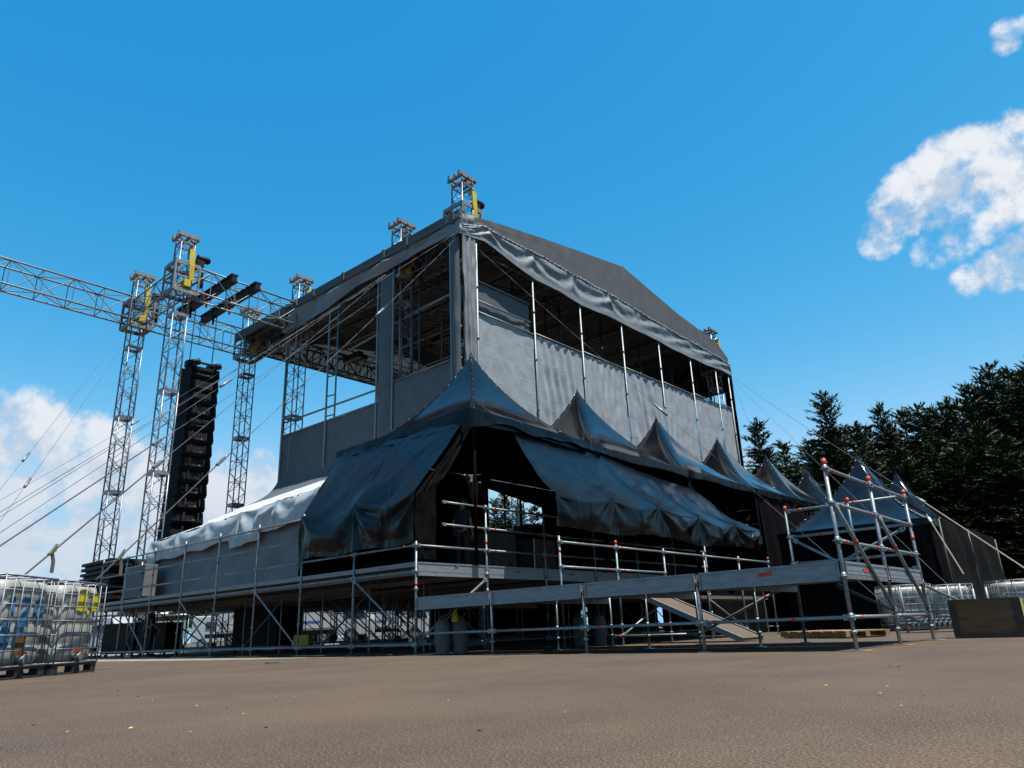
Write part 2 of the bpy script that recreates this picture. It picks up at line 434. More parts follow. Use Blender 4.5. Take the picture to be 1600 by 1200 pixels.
def rail(parent, p0, p1, marks=(.12, .88), r=TR * .98, name='rail', mm=galv):
    m = MB(); p0, p1 = V(p0), V(p1); m.tube(p0, p1, r, 10)
    L = (p1 - p0).length
    for t in marks:
        if random.random() < .2: continue
        t = t + random.uniform(-.03, .03)
        c = p0.lerp(p1, t); d = (p1 - p0) / L * .028; m.tube(c - d, c + d, r * 1.18, 10, 1)
    for e, sgn in ((p0, 1), (p1, -1)):
        d = (p1 - p0) / L * sgn; m.bar(e + d * .025, e + d * .09, .05, .075)
    return m.build(name, [mm, red], parent)
def fascia(parent, p0, p1, z0, z1, th=.04, marks=(), name='deck_fascia'):
    """aluminium edge profile between two posts: flanges at top and bottom with a recessed web and clamp plates"""
    m = MB(); p0, p1 = V(p0), V(p1); d = (p1 - p0).normalized(); nrm = V((d.y, -d.x, 0))
    h = z1 - z0; g_ = .035
    a, b = p0 + d * g_, p1 - d * g_
    def slab(zc, hh, t, mi=0, aa=a, bb=b, off=0.):
        o = nrm * off; m.bar(aa + o + V((0, 0, zc)), bb + o + V((0, 0, zc)), t, hh, mi)
    slab(z0 + h * .5, h - .004, th)
    slab(z1 - .014, .028, th + .022); slab(z0 + .012, .024, th + .016)
    if h > .15: slab(z0 + h * .33, .012, th + .008)
    L = (b - a).length
    if h > .15:
        c = a + d * L * .55; m.bar(c - d * .05 + V((0, 0, z1 - .03)), c + d * .05 + V((0, 0, z1 - .03)), th + .035, .05, 2)
        for e in (a + d * .02, b - d * .02): m.bar(e - d * .018 + V((0, 0, z0 + h / 2)), e + d * .018 + V((0, 0, z0 + h / 2)), th + .03, h * .96, 2)
    for t_, hh in marks:
        c = a + d * L * t_ + nrm * .004
        m.bar(c - d * .09 + V((0, 0, z0 + h * hh)), c + d * .09 + V((0, 0, z0 + h * hh)), th + .018, .045, 1)
    return m.build(name, [alu, red, galvd], parent)

# ------------------------------------------------------------------ high stage deck (apron in front of the stage)
ZD = 1.79
deck = thing('scaffold_deck', 'long high scaffold deck carrying the tents and stage, with tube railing along its front', 'scaffold', (0, 0, 0))
NL = 9
for t in range(0, -NL, -1):
    x = t * S_
    top = 2.2 if t >= -1 else 3.27
    post(deck, x, 0, 0, top, (1.35,) if t == 0 else (1.3, 2.45) if t % 2 == 0 else (1.28,), rings=(.2, .7, 1.25, 1.6, 2.12, 2.65, 3.15), cap=False)
for t in range(0, -NL + 1, -1):
    a, b = t * S_, (t - 1) * S_
    zz = (2.12,) if t > -2 else (2.12, 2.63, 3.15)
    for z in zz: rail(deck, (a, 0, z), (b, 0, z), (.12, .86) if t % 2 else (.2, .8))
    rail(deck, (a, 0, 1.6), (b, 0, 1.6), (.1, .62), name='ledger')
    rail(deck, (a, 0, .2), (b, 0, .2), (.2,) if t % 2 == 0 else (), name='ledger')
    fascia(deck, (a, 0.03, 0), (b, 0.03, 0), 1.70, ZD, .04, ((.52, .5),) if t in (0, -3) else ())
for t in (0, -2, -4, -6):
    rail(deck, (t * S_ - .06, -.03, .26), ((t - 1) * S_ + .06, -.03, 1.55), (.82,), r=TR * .9, name='brace')
for k in range(1, 7):
    post(deck, 0, k * S_, 0, 3.13, (2.3,) if k < 3 else (), rings=(.2, .7, 1.25, 1.6, 2.12, 2.6, 3.08), cap=False)
for k in range(0, 6):
    a, b = k * S_, (k + 1) * S_
    for z in (2.12, 2.6, 3.08):
        rail(deck, (0, a if (k or z < 2.2) else .72, z), (0, b, z), (.82,) if k == 0 else (.14, .9))
    fascia(deck, (-.03, a, 0), (-.03, b, 0), 1.52, ZD, .04, ((.5, .62),) if k in (1, 2) else (), 'deck_fascia')
    rail(deck, (0, a, .2), (0, b, .2), (), name='ledger')
rail(deck, (.03, .05, .26), (.03, S_ - .05, 1.5), (.62,), r=TR * .9, name='brace')
# deck boards and joists
m = MB(); m.box((-10.5, 14.0, 1.72), (20.9, 27.8, .05)); m.build('deck_boards', deckw, deck)
for k in range(0, 14):
    m = MB(); m.bar((-21, .3 + k * S_, 1.62), (-.1, .3 + k * S_, 1.62), .06, .12); m.build('joist', galvd, deck)
# black sheets added under the deck to darken the view through it
def dark_sheet(label, a, b, seed):
    a, b = V(a), V(b); n = V((b.y - a.y, -(b.x - a.x), 0)).normalized()
    m = MB(); m.grid(lambda u, v: a.lerp(b, u) + n * (.06 * math.sin(u * (b - a).length * 5 + seed) + .05 * fb(u * 9, v, seed)) + V((0, 0, lerp(1.66, .03, v))), 60, 4)
    tag(m.build('darkening_sheet', black_cloth), label, 'darkening_sheet', 'black sheets added to darken the deck underside')
dark_sheet('added black sheet darkening the deck underside behind the yellow strap bundle', (-13.6, 12.6, 0), (-5.4, 12.6, 0), 1)
dark_sheet('added black sheet darkening the deck underside behind the middle of the low platform', (-5.1, 12.7, 0), (-2.2, 12.7, 0), 2)
dark_sheet('added black sheet darkening the deck underside left of the ramp top', (-1.9, 12.6, 0), (-.1, 12.6, 0), 3)
dark_sheet('long black sheet added to darken the deck side behind the ramp', (-.12, 12.9, 0), (-.12, 31.5, 0), 4)
# the forest of inner standards below the deck
m = MB()
for i in range(0, -11, -1):
    for j in range(1, 13):
        if i == 0 and j < 7: continue
        x, y = i * S_ - .03, j * S_
        if random.random() < .12: continue
        m.tube((x, y, 0), (x, y, 1.7), TR, 6, cap=False)
        if random.random() < .75: m.tube((x, y, .2), (x - S_, y, .2), TR, 5, cap=False)
        if random.random() < .8: m.tube((x, y, 1.5), (x - S_, y, 1.5), TR, 5, cap=False)
        if random.random() < .5: m.tube((x, y, .2), (x, y + S_, .2), TR, 5, cap=False)
        q = random.random()
        if q < .34: m.tube((x, y, .2), (x - S_, y, 1.5), TR * .9, 5, cap=False)
        elif q < .6: m.tube((x, y, 1.5), (x, y + S_, .2), TR * .9, 5, cap=False)
o = m.build('understage_frame', galvd, deck); o['kind'] = 'stuff'
for t in (-1, -3, -5, -7):     # second row braces, leaning the other way
    rail(deck, (t * S_, S_, .2), ((t + 1) * S_, S_, 1.5), (.15,), name='brace', mm=galvd)

# ------------------------------------------------------------------ low platform
ZP = 1.09
plat = thing('scaffold_platform', 'low scaffold platform in front, pale aluminium edge and open tube frame at its right end', 'scaffold', (4, 0, 0))
def P_(o): o.location -= V((4, 0, 0)); return o
PW = 1.87
for i in range(1, 5):
    x = i * S_
    if i < 4: P_(post(plat, x, 0, 0, 1.0, (.93,) if i in (2, 3) else (), rings=(.4,)))
    else: P_(post(plat, x, 0, 0, 2.36, (), rings=(.4, .9, 1.35, 1.84, 2.3), cap=True, r=.0255))
    P_(rail(plat, ((i - 1) * S_, 0, .4), (x, 0, .4), (.12, .62) if i != 2 else (.17,), name='ledger'))
    P_(fascia(plat, ((i - 1) * S_, -.0, 0), (x, -.0, 0), .85, ZP, .04, ((.5, .62),) if i == 4 else (), 'deck_fascia'))
for i in range(1, 5):
    for j in (1, 2):
        x, y = i * S_, j * PW
        if i == 4: P_(post(plat, x, y, 0, 2.36, (.98,) if j == 1 else (1.62,), rings=(.4, .9, 1.35, 1.84, 2.3), cap=True, r=.0255))
        elif i == 3 and j == 2: P_(post(plat, x, y, 0, 2.36, (), rings=(.4, 1.37, 1.85), cap=True))
        else: P_(post(plat, x, y, 0, 1.0, (), rings=(.4,)))
P_(post(plat, 7.35, 2 * PW, 1.09, 2.36, (), rings=(1.37, 1.85), cap=True, foot=False))
for z, mk in ((2.33, (.12, .62)), (1.85, (.3,)), (1.37, (.68,)), (.4, (.3,))):
    P_(rail(plat, (3 * S_, 2 * PW, z), (4 * S_, 2 * PW, z), mk))
P_(rail(plat, (3 * S_, 2 * PW, 1.13), (4 * S_, 2 * PW, 1.13), (.2,)))
for z in (2.3, 1.84, 1.35, .9, .4):
    for j in (0, 1):
        P_(rail(plat, (4 * S_, j * PW, z), (4 * S_, (j + 1) * PW, z), (.14, .85) if z != .4 else (.2, .85)))
for j in (0, 1): P_(rail(plat, (4 * S_ + .04, j * PW + .03, 1.8), (4 * S_ + .04, (j + 1) * PW - .04, .44), (.32,), name='brace', r=.026))
P_(rail(plat, (4 * S_ - .1, 2 * PW + .04, 1.8), (3 * S_ + .4, 2 * PW + .04, 1.15), (.3,), name='brace'))
P_(rail(plat, (4 * S_, 2 * PW + .03, .86), (4 * S_ + .04, 7.1, .49), (.1,), name='brace'))
P_(fascia(plat, (4 * S_, 0, 0), (4 * S_, PW, 0), .93, ZP, .04, ((.45, .4),)))
P_(fascia(plat, (4 * S_, PW, 0), (4 * S_, 2 * PW, 0), .93, ZP, .04))
P_(rail(plat, (3 * S_ + .06, 2 * PW, 1.8), (3 * S_ + 1.1, 2 * PW, 1.15), (), name='brace'))
for a, b in (((S_ * 2, 2 * PW, .2), (S_ * 3 - .3, 2 * PW, .95)), ((S_ * 4, 2 * PW, .2), (S_ * 3 + .7, 2 * PW, .95))):
    P_(rail(plat, a, b, (.85,), name='brace'))
P_(rail(plat, (S_, 2 * PW, .2), (2 * S_, 2 * PW, .2), (.1,), name='ledger'))
m = MB()
for i in range(4):
    for j in range(2): m.box((S_ * (i + .5), PW * (j + .5), ZP - .06), (S_ - .05, PW - .05, .08))
P_(m.build('deck_boards', deckw, plat))
for i in range(5):
    m = MB(); m.bar((i * S_ + (.05 if i == 0 else 0), .08, .93), (i * S_ + (.05 if i == 0 else 0), 2 * PW - .08, .93), .05, .12)
    P_(m.build('joist', galvd, plat))

# ------------------------------------------------------------------ walkway along the tents with its own guard rail
walk = thing('scaffold_walkway', 'narrow scaffold walkway running back beside the tents, bright tube guard rail under the right awning', 'scaffold', (2.07, 2.07, 0))
def W_(o): o.location -= V((2.07, 2.07, 0)); return o
for k in range(1, 7):
    if k == 1: W_(post(walk, S_, k * S_ + .01, 0, 2.22, (1.92,), rings=(1.6, 2.1)))
    else: W_(post(walk, S_, k * S_ + .01, 0, 2.18, (), rings=(.4, 1.6, 2.1), cap=(k in (2, 6))))
    if k < 6:
        W_(rail(walk, (S_, k * S_, 2.1), (S_, (k + 1) * S_, 2.1), (.88,) if k == 1 else (.12,)))
        if k < 3: W_(rail(walk, (S_, k * S_, 1.6), (S_, (k + 1) * S_, 1.6), (.85,) if k == 1 else (.15,)))
        W_(rail(walk, (S_, k * S_, .4), (S_, (k + 1) * S_, .4), (.3,), name='ledger'))
m = MB()
for k in range(2, 6): m.box((S_ * .5, S_ * (k + .5) - .3, ZP - .05), (S_ - .06, S_ - .04, .08))
W_(m.build('deck_boards', deckw, walk))
W_(rail(walk, (S_, 2 * S_, .2), (S_, 3 * S_, 1.0), (.85,), name='brace'))
W_(rail(walk, (S_, 5 * S_, .2), (S_, 4 * S_, 1.0), (.85,), name='brace'))

# ramp from the walkway to the ground
m = MB(); a, b = V((2.12, 5.55, 1.02)), V((4.38, 5.55, .05))
d, x_, y_ = m.frame(a, b)
m.bar(a, b, 1.1, .05)
for s in (-1, 1): m.bar(a + V((0, s * .53, 0)), b + V((0, s * .53, 0)), .06, .11, 1)
rp = thing('ramp', 'plain wooden ramp sloping from the walkway down to the asphalt, seen from below', 'ramp', (4.38, 5.55, 0))
o = m.build('ramp_board', [ramp_m, alu], rp); o.location = (-4.38, -5.55, 0)

# ------------------------------------------------------------------ pagoda tents
TA, TE, TH = 2.55, 3.42, 2.86      # half width, eave height, rise
def canopy_mesh(seed):
    m = MB(); N = 64; RR = 22
    def P(u, v):
        th = 2 * PI * u; c, s = math.cos(th), math.sin(th); r = v
        sq = TA / max(abs(c), abs(s)); sq = min(sq, TA * 1.3)
        p = 2 + 16 * min(1, r * 1.15) ** 1.2
        sup = TA / (abs(c) ** p + abs(s) ** p) ** (1 / p)
        sup = sup + (sq - sup) * max(0, (r - .75) / .25)
        z = TE + TH * (.50 * (1 - r) + .50 * (1 - r) ** 2.4)
        w = max(abs(c), abs(s))
        z -= .10 * (1 - abs(abs(c) - abs(s))) * 0 + .06 * math.sin(PI * min(1, r)) * (1 - (1.414 * (1 - w) / .414) if w > .7 else 0) * .5
        z += .012 * fb(c * r * 3 + seed, s * r * 3, seed) * r
        rr = max(r, .012)
        return V((c * sup * rr, s * sup * rr, z))
    m.grid(P, N, RR)
    for k in range(4):
        pts = [P((k * 2 + 1) / 8, .02 + .98 * j / 16) + V((0, 0, .006)) for j in range(17)]
        m.path(pts, .022, 8)
    m.tube((0, 0, TE + TH - .03), (0, 0, TE + TH + .09), .02, 6)
    return m
def skirt(m, drop, seed, amp=.03):
    def P(u, v):
        q = u * 4; i = min(3, int(q)); f = q - i
        cs = [(-1, -1), (1, -1), (1, 1), (-1, 1), (-1, -1)]
        a, b = V((*cs[i], 0)) * TA, V((*cs[i + 1], 0)) * TA
        p = a.lerp(b, f); nrm = V((b.y - a.y, -(b.x - a.x), 0)).normalized()
        w = .04 + amp * v * fb(u * 40 + seed, v * 2, seed) + .012 * math.sin(f * 60)
        return p + nrm * w + V((0, 0, TE - drop * v * (1 + .12 * math.sin(f * PI * 3 + seed))))
    m.grid(P, 96, 3); return m
def tent(loc, label, group, walls=(), seed=1, drop=.22, wallh=TE):
    t = thing('pagoda_tent', label, 'tent', loc, 0, group)
    canopy_mesh(seed).build('canopy', black_vinyl, t)
    skirt(MB(), drop, seed).build('valance', black_tarp, t)
    for sx in (-1, 1):
        for sy in (-1, 1):
            m = MB(); m.tube((sx * (TA - .06), sy * (TA - .06), 0), (sx * (TA - .06), sy * (TA - .06), TE), .035, 8); m.box((sx * (TA - .06), sy * (TA - .06), .01), (.2, .2, .02)); m.build('leg', black_cloth, t)
    for w in walls:
        ax = {'n': ((-1, 1), (1, 1)), 's': ((-1, -1), (1, -1)), 'e': ((1, -1), (1, 1)), 'w': ((-1, -1), (-1, 1))}[w]
        a, b = V((*ax[0], 0)) * (TA - .02), V((*ax[1], 0)) * (TA - .02)
        nrm = V((b.y - a.y, -(b.x - a.x), 0)).normalized()
        m = MB()
        m.grid(lambda u, v: a.lerp(b, u) + nrm * (.07 * fb(u * 9 + seed, v * 1.2, seed * 3) + .03 * math.sin(u * 34 + 3 * v)) + V((0, 0, .03 + (wallh - .05) * v)), 40, 10)
        m.build('side_wall', black_cloth, t)
    return t
tg = 'black pagoda tents in a row on the high deck'
tys = [4.2, 9.32, 14.45, 19.55, 24.7, 29.9]
tl = ['nearest black pagoda tent on the deck corner, its front open between two tied back tarps',
      'second pagoda tent from the open corner, its black peak against the grey sheet wall',
      'third pagoda tent from the open corner, middle peak in front of the grey sheet wall',
      'fourth pagoda tent, its peak crossing the far end of the grey sheet wall',
      'fifth black pagoda tent, its peak standing clear before the first conifers',
      'farthest and smallest pagoda tent of the deck row, just before the conifers']
TN = [tent((-2.45, y, ZD), l, tg, walls=('e',) if i in (3, 4) else ('w',) if i == 0 else ('e', 'n') if i == 5 else (), seed=i * 3.7 + 1) for i, (y, l) in enumerate(zip(tys, tl))]
tent((3.18, 19.6, 0), 'large near ground pagoda tent seen behind the right tube frame', 'black pagoda tents on the ground', ('s', 'e', 'w'), 31)
tent((3.18, 24.75, 0), 'ground pagoda tent mostly hidden behind the larger one, thin peak at the right', 'black pagoda tents on the ground', ('e',), 36)

# ------------------------------------------------------------------ black awning tarps tied to the tents
def tarp(name, label, quads_fn, nu, nv, mtl=black_tarp):
    m = MB(); m.grid(quads_fn, nu, nv); o = m.build(name, mtl, None); tag(o, label, 'tarp', 'black awning tarps around the nearest tents'); return o
EZ = 5.22
def fan(g, q, h, f=7.0, amp=.07, bay=0):
    """folds radiating from the tie points of a swag; g = 0..1 between ties, q = 0..1 downwards"""
    sgn = 1 if g < .5 else -1; d = min(g, 1 - g) * S_; r_ = math.hypot(d, q * h)
    rn = noise.cell(V((bay * 7.3 + .5, 1.5, 2.5))) * .5 + .5
    amp *= .35 + .9 * rn; f *= .75 + .6 * rn
    return amp * math.sin(math.atan2(q * h, d + .02) * f * sgn + 1.3 + 3 * rn) * min(1, r_ / .35) * (1 - .75 * q)
def awnL(u, v):
    """left awning: from the eave of the first tent out to the rail posts, then straight down"""
    xt = lerp(-4.98, -.12, u)
    top = V((xt, 1.62, EZ - .05))
    xb = lerp(-4.20, .0, u)
    g_ = (-xb / S_) % 1.0
    sag = .22 * math.sin(PI * g_) * (1.15 if u < .5 else .85)
    edge = V((xb, -.06, 3.2))
    if v < .55:
        q = v / .55; p = top.lerp(edge, q)
        p.z -= .10 * math.sin(PI * q) + sag * q ** 3
        p.y -= .06 * math.sin(PI * q)
        w = .03 * fb(u * 5 + q * 2, q * 1.5, 2) + .035 * math.sin((g_ - .5) * 9 * q + q * 5) * (1 - q) * q * 2
        p += V((0, -.6, .8)) * w
    else:
        q = (v - .55) / .45
        p = V(edge)
        p.z = lerp(p.z - sag, 2.17 - .22 * max(0, u < .02) + .03 * math.sin(u * 13), q)
        p.y += -.10 * math.sin(PI * g_) * math.sin(PI * min(1, q * 1.2)) + fan(g_, q, 1.0, 6, .06, math.floor(xb / S_)) + .03 * fb(u * 7, q * 2, 9) * q
    return p
tarp('awning_tarp', 'left awning tarp sloping from the nearest tent to the railing of the long deck', awnL, 120, 60)
def awnM(u, v):
    """left curtain returning from the corner post inward, beside the dark mouth"""
    p0 = V((.0, lerp(-.03, .55, u), lerp(3.18, 3.4, u)))
    top = V((-.12, lerp(1.62, 1.9, u), EZ - .06))
    if v < .5: p = top.lerp(p0, v / .5); p.z -= .15 * math.sin(PI * v / .5)
    else: p = V((p0.x, p0.y, lerp(p0.z, 1.85, (v - .5) / .5)))
    return p + V((.05 * fb(u * 5, v * 5, 3), .05 * fb(u * 5, v * 4, 7), 0))
tarp('awning_tarp', 'narrow dark curtain tied at the corner post left of the open tent mouth', awnM, 16, 40, black_cloth)
def awnE(u, v):
    x = lerp(-4.28, -4.98, u) + .03 * fb(u * 4, v * 4, 2)
    y = lerp(.0, 1.6, u); zt = lerp(3.2, EZ - .1, u)
    return V((x, y, lerp(zt, lerp(1.82, 1.82, u), v)))
tarp('awning_tarp', 'dark end flap closing the left side of the long deck awning', awnE, 20, 30)
def awnB(u, v):
    return V((lerp(-4.3, -.1, u), .62 + .05 * fb(u * 9, v * 2, 4), lerp(3.6, 1.82, v)))
tarp('awning_tarp', 'black backing cloth behind the railing under the left awning', awnB, 40, 10, black_cloth)
def awnR(u, v):
    """right awning, from the eaves along the row out to the walkway posts"""
    y = lerp(2.02, 12.35, u)
    yt = lerp(3.05, 12.0, u)
    dip = abs(math.sin(PI * (yt - 1.75) / 5.12))
    top = V((.08, yt, EZ - .16 - .10 * dip - .45 * u * u))
    g_ = (y / S_) % 1.0
    sag = .17 * math.sin(PI * g_) * (.7 + .5 * noise.noise(V((math.floor(y / S_) * 3.1, .5, .5))))
    edge = V((S_ + .02, y, 3.08 + .14 * math.sin(PI * min(1, u * 1.4)) ))
    if u > .93: edge.x = lerp(edge.x, S_ - .1, (u - .93) / .07)
    if v < .68:
        q = v / .68; p = top.lerp(edge, q)
        p.z -= .20 * math.sin(PI * q) + sag * q ** 3
        w = .025 * math.sin(u * 40 + 5 * q) * (1 - q) * q * 3 + .045 * fb(u * 9 + q * 3, q * 1.6, 12) * math.sin(PI * min(1, q + .1)) + .05 * math.exp(-((g_ if g_ < .5 else 1 - g_) / .05) ** 2) * q
        p += V((.5, 0, .85)) * w
    else:
        q = (v - .68) / .32
        p = V(edge)
        zb = 2.42 + .04 * math.sin(y * 1.3) + .05 * fb(y * .8, 1, 3)
        p.z = lerp(p.z - sag, zb, q)
        p.x += .10 * math.sin(PI * q) * math.sin(PI * g_) + fan(g_, q, .75, 6, .065, math.floor(y / S_)) + .04 * fb(y * 1.0, q * 1.5, 22) * q
    return p
tarp('awning_tarp', 'broad right awning tarp with glossy folds sloping from the tents over the walkway rail', awnR, 220, 64)
def corner_flap(u, v):
    a = V((-2.6, 1.55, EZ + .02)).lerp(V((.12, 1.50, EZ + .10)), u * 2) if u < .5 else V((.12, 1.50, EZ + .10)).lerp(V((.12, 6.8, EZ + .0)), (u - .5) * 2)
    if u < .5: a.x = lerp(-5.05, .12, u * 2)
    dn = .22 + .10 * fb(u * 9, 0, 4) + .20 * (1 - abs(u - .5) * 2) ** 6
    out = V((0, -1, 0)) if u < .5 else V((1, 0, 0))
    return a + out * (.05 + .06 * v + .05 * v * fb(u * 22, v, 8)) + V((0, 0, -dn * v))
tarp('eave_tarp', 'dark strip of tarp folded over the eaves at the nearest tent corner', corner_flap, 120, 6)

# ------------------------------------------------------------------ truss helpers
def box_truss(m, p0, p1, w, h, step, rc=.03, rl=.016, n=5, up=V((0, 0, 1))):
    p0, p1 = V(p0), V(p1); d = (p1 - p0); L = d.length; d /= L
    sx = d.cross(up).normalized(); sy = sx.cross(d)
    cs = [sx * (i * w / 2) + sy * (j * h / 2) for i, j in ((-1, -1), (1, -1), (1, 1), (-1, 1))]
    for c in cs: m.tube(p0 + c, p1 + c, rc, n + 1)
    k = max(2, int(round(L / step))); st_ = L / k
    for f in range(4):
        a, b = cs[f], cs[(f + 1) % 4]
        for i in range(k + 1):
            q = p0 + d * (i * st_); m.tube(q + a, q + b, rl, n, cap=False)
            if i < k:
                q2 = p0 + d * ((i + 1) * st_)
                if (i + f) % 2: m.tube(q + a, q2 + b, rl, n, cap=False)
                else: m.tube(q + b, q2 + a, rl, n, cap=False)
    return m
# mast tower, made once and copied
TW = .56
def make_tower():
    t = thing('truss_tower', '', 'truss tower', (0, 0, 0), 0, 'lattice truss towers of the stage roof')
    h = 3.2
    for k in range(5):
        m = MB(); z0 = k * h
        for sx in (-1, 1):
            for sy in (-1, 1): m.tube((sx * TW / 2, sy * TW / 2, z0 + .04), (sx * TW / 2, sy * TW / 2, z0 + h - .04), .032, 6)
        for zc in (z0 + .035, z0 + h - .035):
            for s in (-1, 1):
                m.bar((-TW / 2, s * TW / 2, zc), (TW / 2, s * TW / 2, zc), .05, .07); m.bar((s * TW / 2, -TW / 2, zc), (s * TW / 2, TW / 2, zc), .05, .07)
        nb = 6; st_ = (h - .16) / nb
        for f in range(4):
            c = [V((-1, -1, 0)), V((1, -1, 0)), V((1, 1, 0)), V((-1, 1, 0))]
            a, b = c[f] * TW / 2, c[(f + 1) % 4] * TW / 2
            for i in range(nb):
                za, zb = V((0, 0, z0 + .08 + i * st_)), V((0, 0, z0 + .08 + (i + 1) * st_))
                if (i + f) % 2: m.tube(a + za, b + zb, .016, 4, cap=False)
                else: m.tube(b + za, a + zb, .016, 4, cap=False)
                if i and i % 2 == 0: m.tube(a + za, b + za, .014, 4, cap=False)
        m.build('mast_section', alud, t)
    # head with pulley plates
    m = MB(); zt = 16.0
    for s in (-1, 1): m.bar((s * .28, -.46, zt + .32), (s * .28, .46, zt + .32), .09, .16)
    for s in (-1, 0, 1): m.bar((-.42, s * .36, zt + .22), (.42, s * .36, zt + .22), .08, .08)
    for s in (-1, 1):
        for q in (-1, 1): m.tube((s * TW / 2, q * TW / 2, zt), (s * TW / 2, q * TW / 2, zt + .26), .03, 6)
        m.tube((-.05, s * .3, zt + .34), (.05, s * .3, zt + .34), .12, 12)
    m.build('tower_head', G('galvanised_plate', (.32, .30, .27), .55, .3, .3, 6, .1, 30) if 'galvanised_plate' not in MATS else MATS['galvanised_plate'], t)
    m = MB(); w = .98
    for zc in (13.75, 14.35, 14.95):
        for s in (-1, 1):
            m.bar((-w / 2, s * w / 2, zc), (w / 2, s * w / 2, zc), .05, .16 if zc != 14.35 else .07); m.bar((s * w / 2, -w / 2, zc), (s * w / 2, w / 2, zc), .05, .16 if zc != 14.35 else .07)
    for sx in (-1, 1):
        for sy in (-1, 1):
            m.bar((sx * w / 2, sy * w / 2, 13.7), (sx * w / 2, sy * w / 2, 15.0), .07, .07)
            for zc in (13.8, 14.9): m.tube((sx * .36, sy * .36, zc - .1), (sx * .36, sy * .36, zc + .1), .07, 8)
    for s in (-1, 1): m.bar((s * w / 2, -w / 2, 13.8), (s * w / 2, w / 2, 14.9), .03, .05)
    m.build('sleeve_block', MATS['galvanised_plate'], t)
    m = MB(); m.bar((.53, .1, 15.62), (.56, .12, 14.9), .22, .03); m.bar((.56, .12, 14.9), (.535, .18, 14.25), .20, .03); m.bar((.24, .1, 15.64), (.55, .1, 15.64), .03, .22); m.box((.42, .02, 14.1), (.3, .26, .3))
    m.build('strap', yel, t)
    m = MB(); m.tube((.10, .50, 15.57), (.10, .98, 15.57), .15, 12); m.box((.10, .62, 15.34), (.24, .3, .34)); m.tube((.1, .98, 15.57), (.1, 1.04, 15.57), .10, 12); m.box((.1, .72, 14.6), (.16, .16, .7))
    m.build('hoist_motor', black_paint, t, bevel=.01)
    return t
tw = make_tower(); index_kids(tw)
SPOTS = [(-16.0, 1.25, 'wing tower nearer the viewer, tallest in the photo, with a bright yellow strap'),
         (-20.7, 1.45, 'leftmost wing tower, carrying the long truss that leaves the picture'),
         (-16.0, 6.75, 'truss tower at the end of the grey front valance, rising beside the wall sheet'),
         (-20.7, 6.85, 'truss tower at the far left roof corner behind the loudspeaker column'),
         (-9.0, 6.95, 'truss tower poking through the front roof edge between the two corners'),
         (-5.62, 7.1, 'truss tower above the near roof corner, highest point of the stage'),
         (-5.62, 26.9, 'small far truss tower at the right end of the gable'),
         (-20.7, 26.9, 'truss tower at the farthest roof corner, seen under the roof')]
for i, (x, y, lb) in enumerate(SPOTS):
    if i == 0: tw.location = (x, y, 0); tw['label'] = lb
    else: dup(tw, (x, y, 0), label=lb, scale=(1, 1, .86) if (x < -20 and y > 20) else (1, 1, 1.04) if i == 5 else None)

# ------------------------------------------------------------------ stage roof
roof = thing('stage_roof', 'dark tarp gable roof of the big stage with sagging grey valances and lattice trusses beneath', 'stage roof', (-13, 17, 13.6))
RO = V((-13, 17, 13.6))
def R_(o): o.location -= RO; return o
GX, BX = -5.0, -21.1
TOP = [(6.35, 14.72), (7.5, 15.17), (11.67, 15.88), (17.24, 16.71), (22.32, 15.80), (26.46, 15.34), (27.7, 14.68)]
ROPE = [(6.4, 14.42), (7.39, 14.82), (8.81, 14.80), (10.96, 14.86), (13.11, 14.80), (17.06, 14.76), (19.57, 14.60), (22.05, 14.53), (24.8, 14.47), (26.3, 14.43), (27.7, 14.3)]
BOT = [(6.4, 14.08), (7.54, 14.18), (8.77, 13.92), (10.47, 13.66), (13.52, 13.52), (17.25, 13.60), (20.28, 13.56), (22.81, 13.50), (26.48, 13.66), (27.7, 13.62)]
def ip(tab, y):
    for (a, za), (b, zb) in zip(tab, tab[1:]):
        if y <= b: return za + (zb - za) * max(0, (y - a)) / (b - a)
    return tab[-1][1]
m = MB()
m.grid(lambda u, v: V((lerp(GX - .02, BX, u), lerp(6.35, 27.7, v), ip(TOP, lerp(6.35, 27.7, v)) - .01 + .02 * fb(u * 6, v * 9, 1))), 16, 60)
R_(m.build('roof_skin', roof_under, roof, solid=.02))
m = MB()
def gable(u, v):
    y = lerp(6.4, 27.68, u); zt, zr = ip(TOP, y), ip(ROPE, y)
    z = lerp(zt + .01, zr, v)
    x = GX + .012 * fb(y * .9, v * 2, 3) + .016 * v * math.sin(y * 7 + 2 * fb(y, 1, 1)) + (.05 * math.exp(-((y - 17.24) / .07) ** 2))
    return V((x, y, z))
m.grid(gable, 260, 10)
R_(m.build('gable_sheet', roofm, roof))
m = MB()
def rope(u, v):
    y = lerp(6.4, 27.68, u); z = ip(ROPE, y); th = v * 2 * PI
    r = .055 + .03 * fb(y * 2.7, math.cos(th), 2) + .012 * math.sin(y * 24 + th * 1.0)
    return V((GX + .05 + r * math.cos(th), y, z - .04 + .05 * fb(y * 1.2, 0, 9) + r * math.sin(th)))
m.grid(rope, 300, 10)
R_(m.build('rolled_edge', valm, roof))
m = MB()
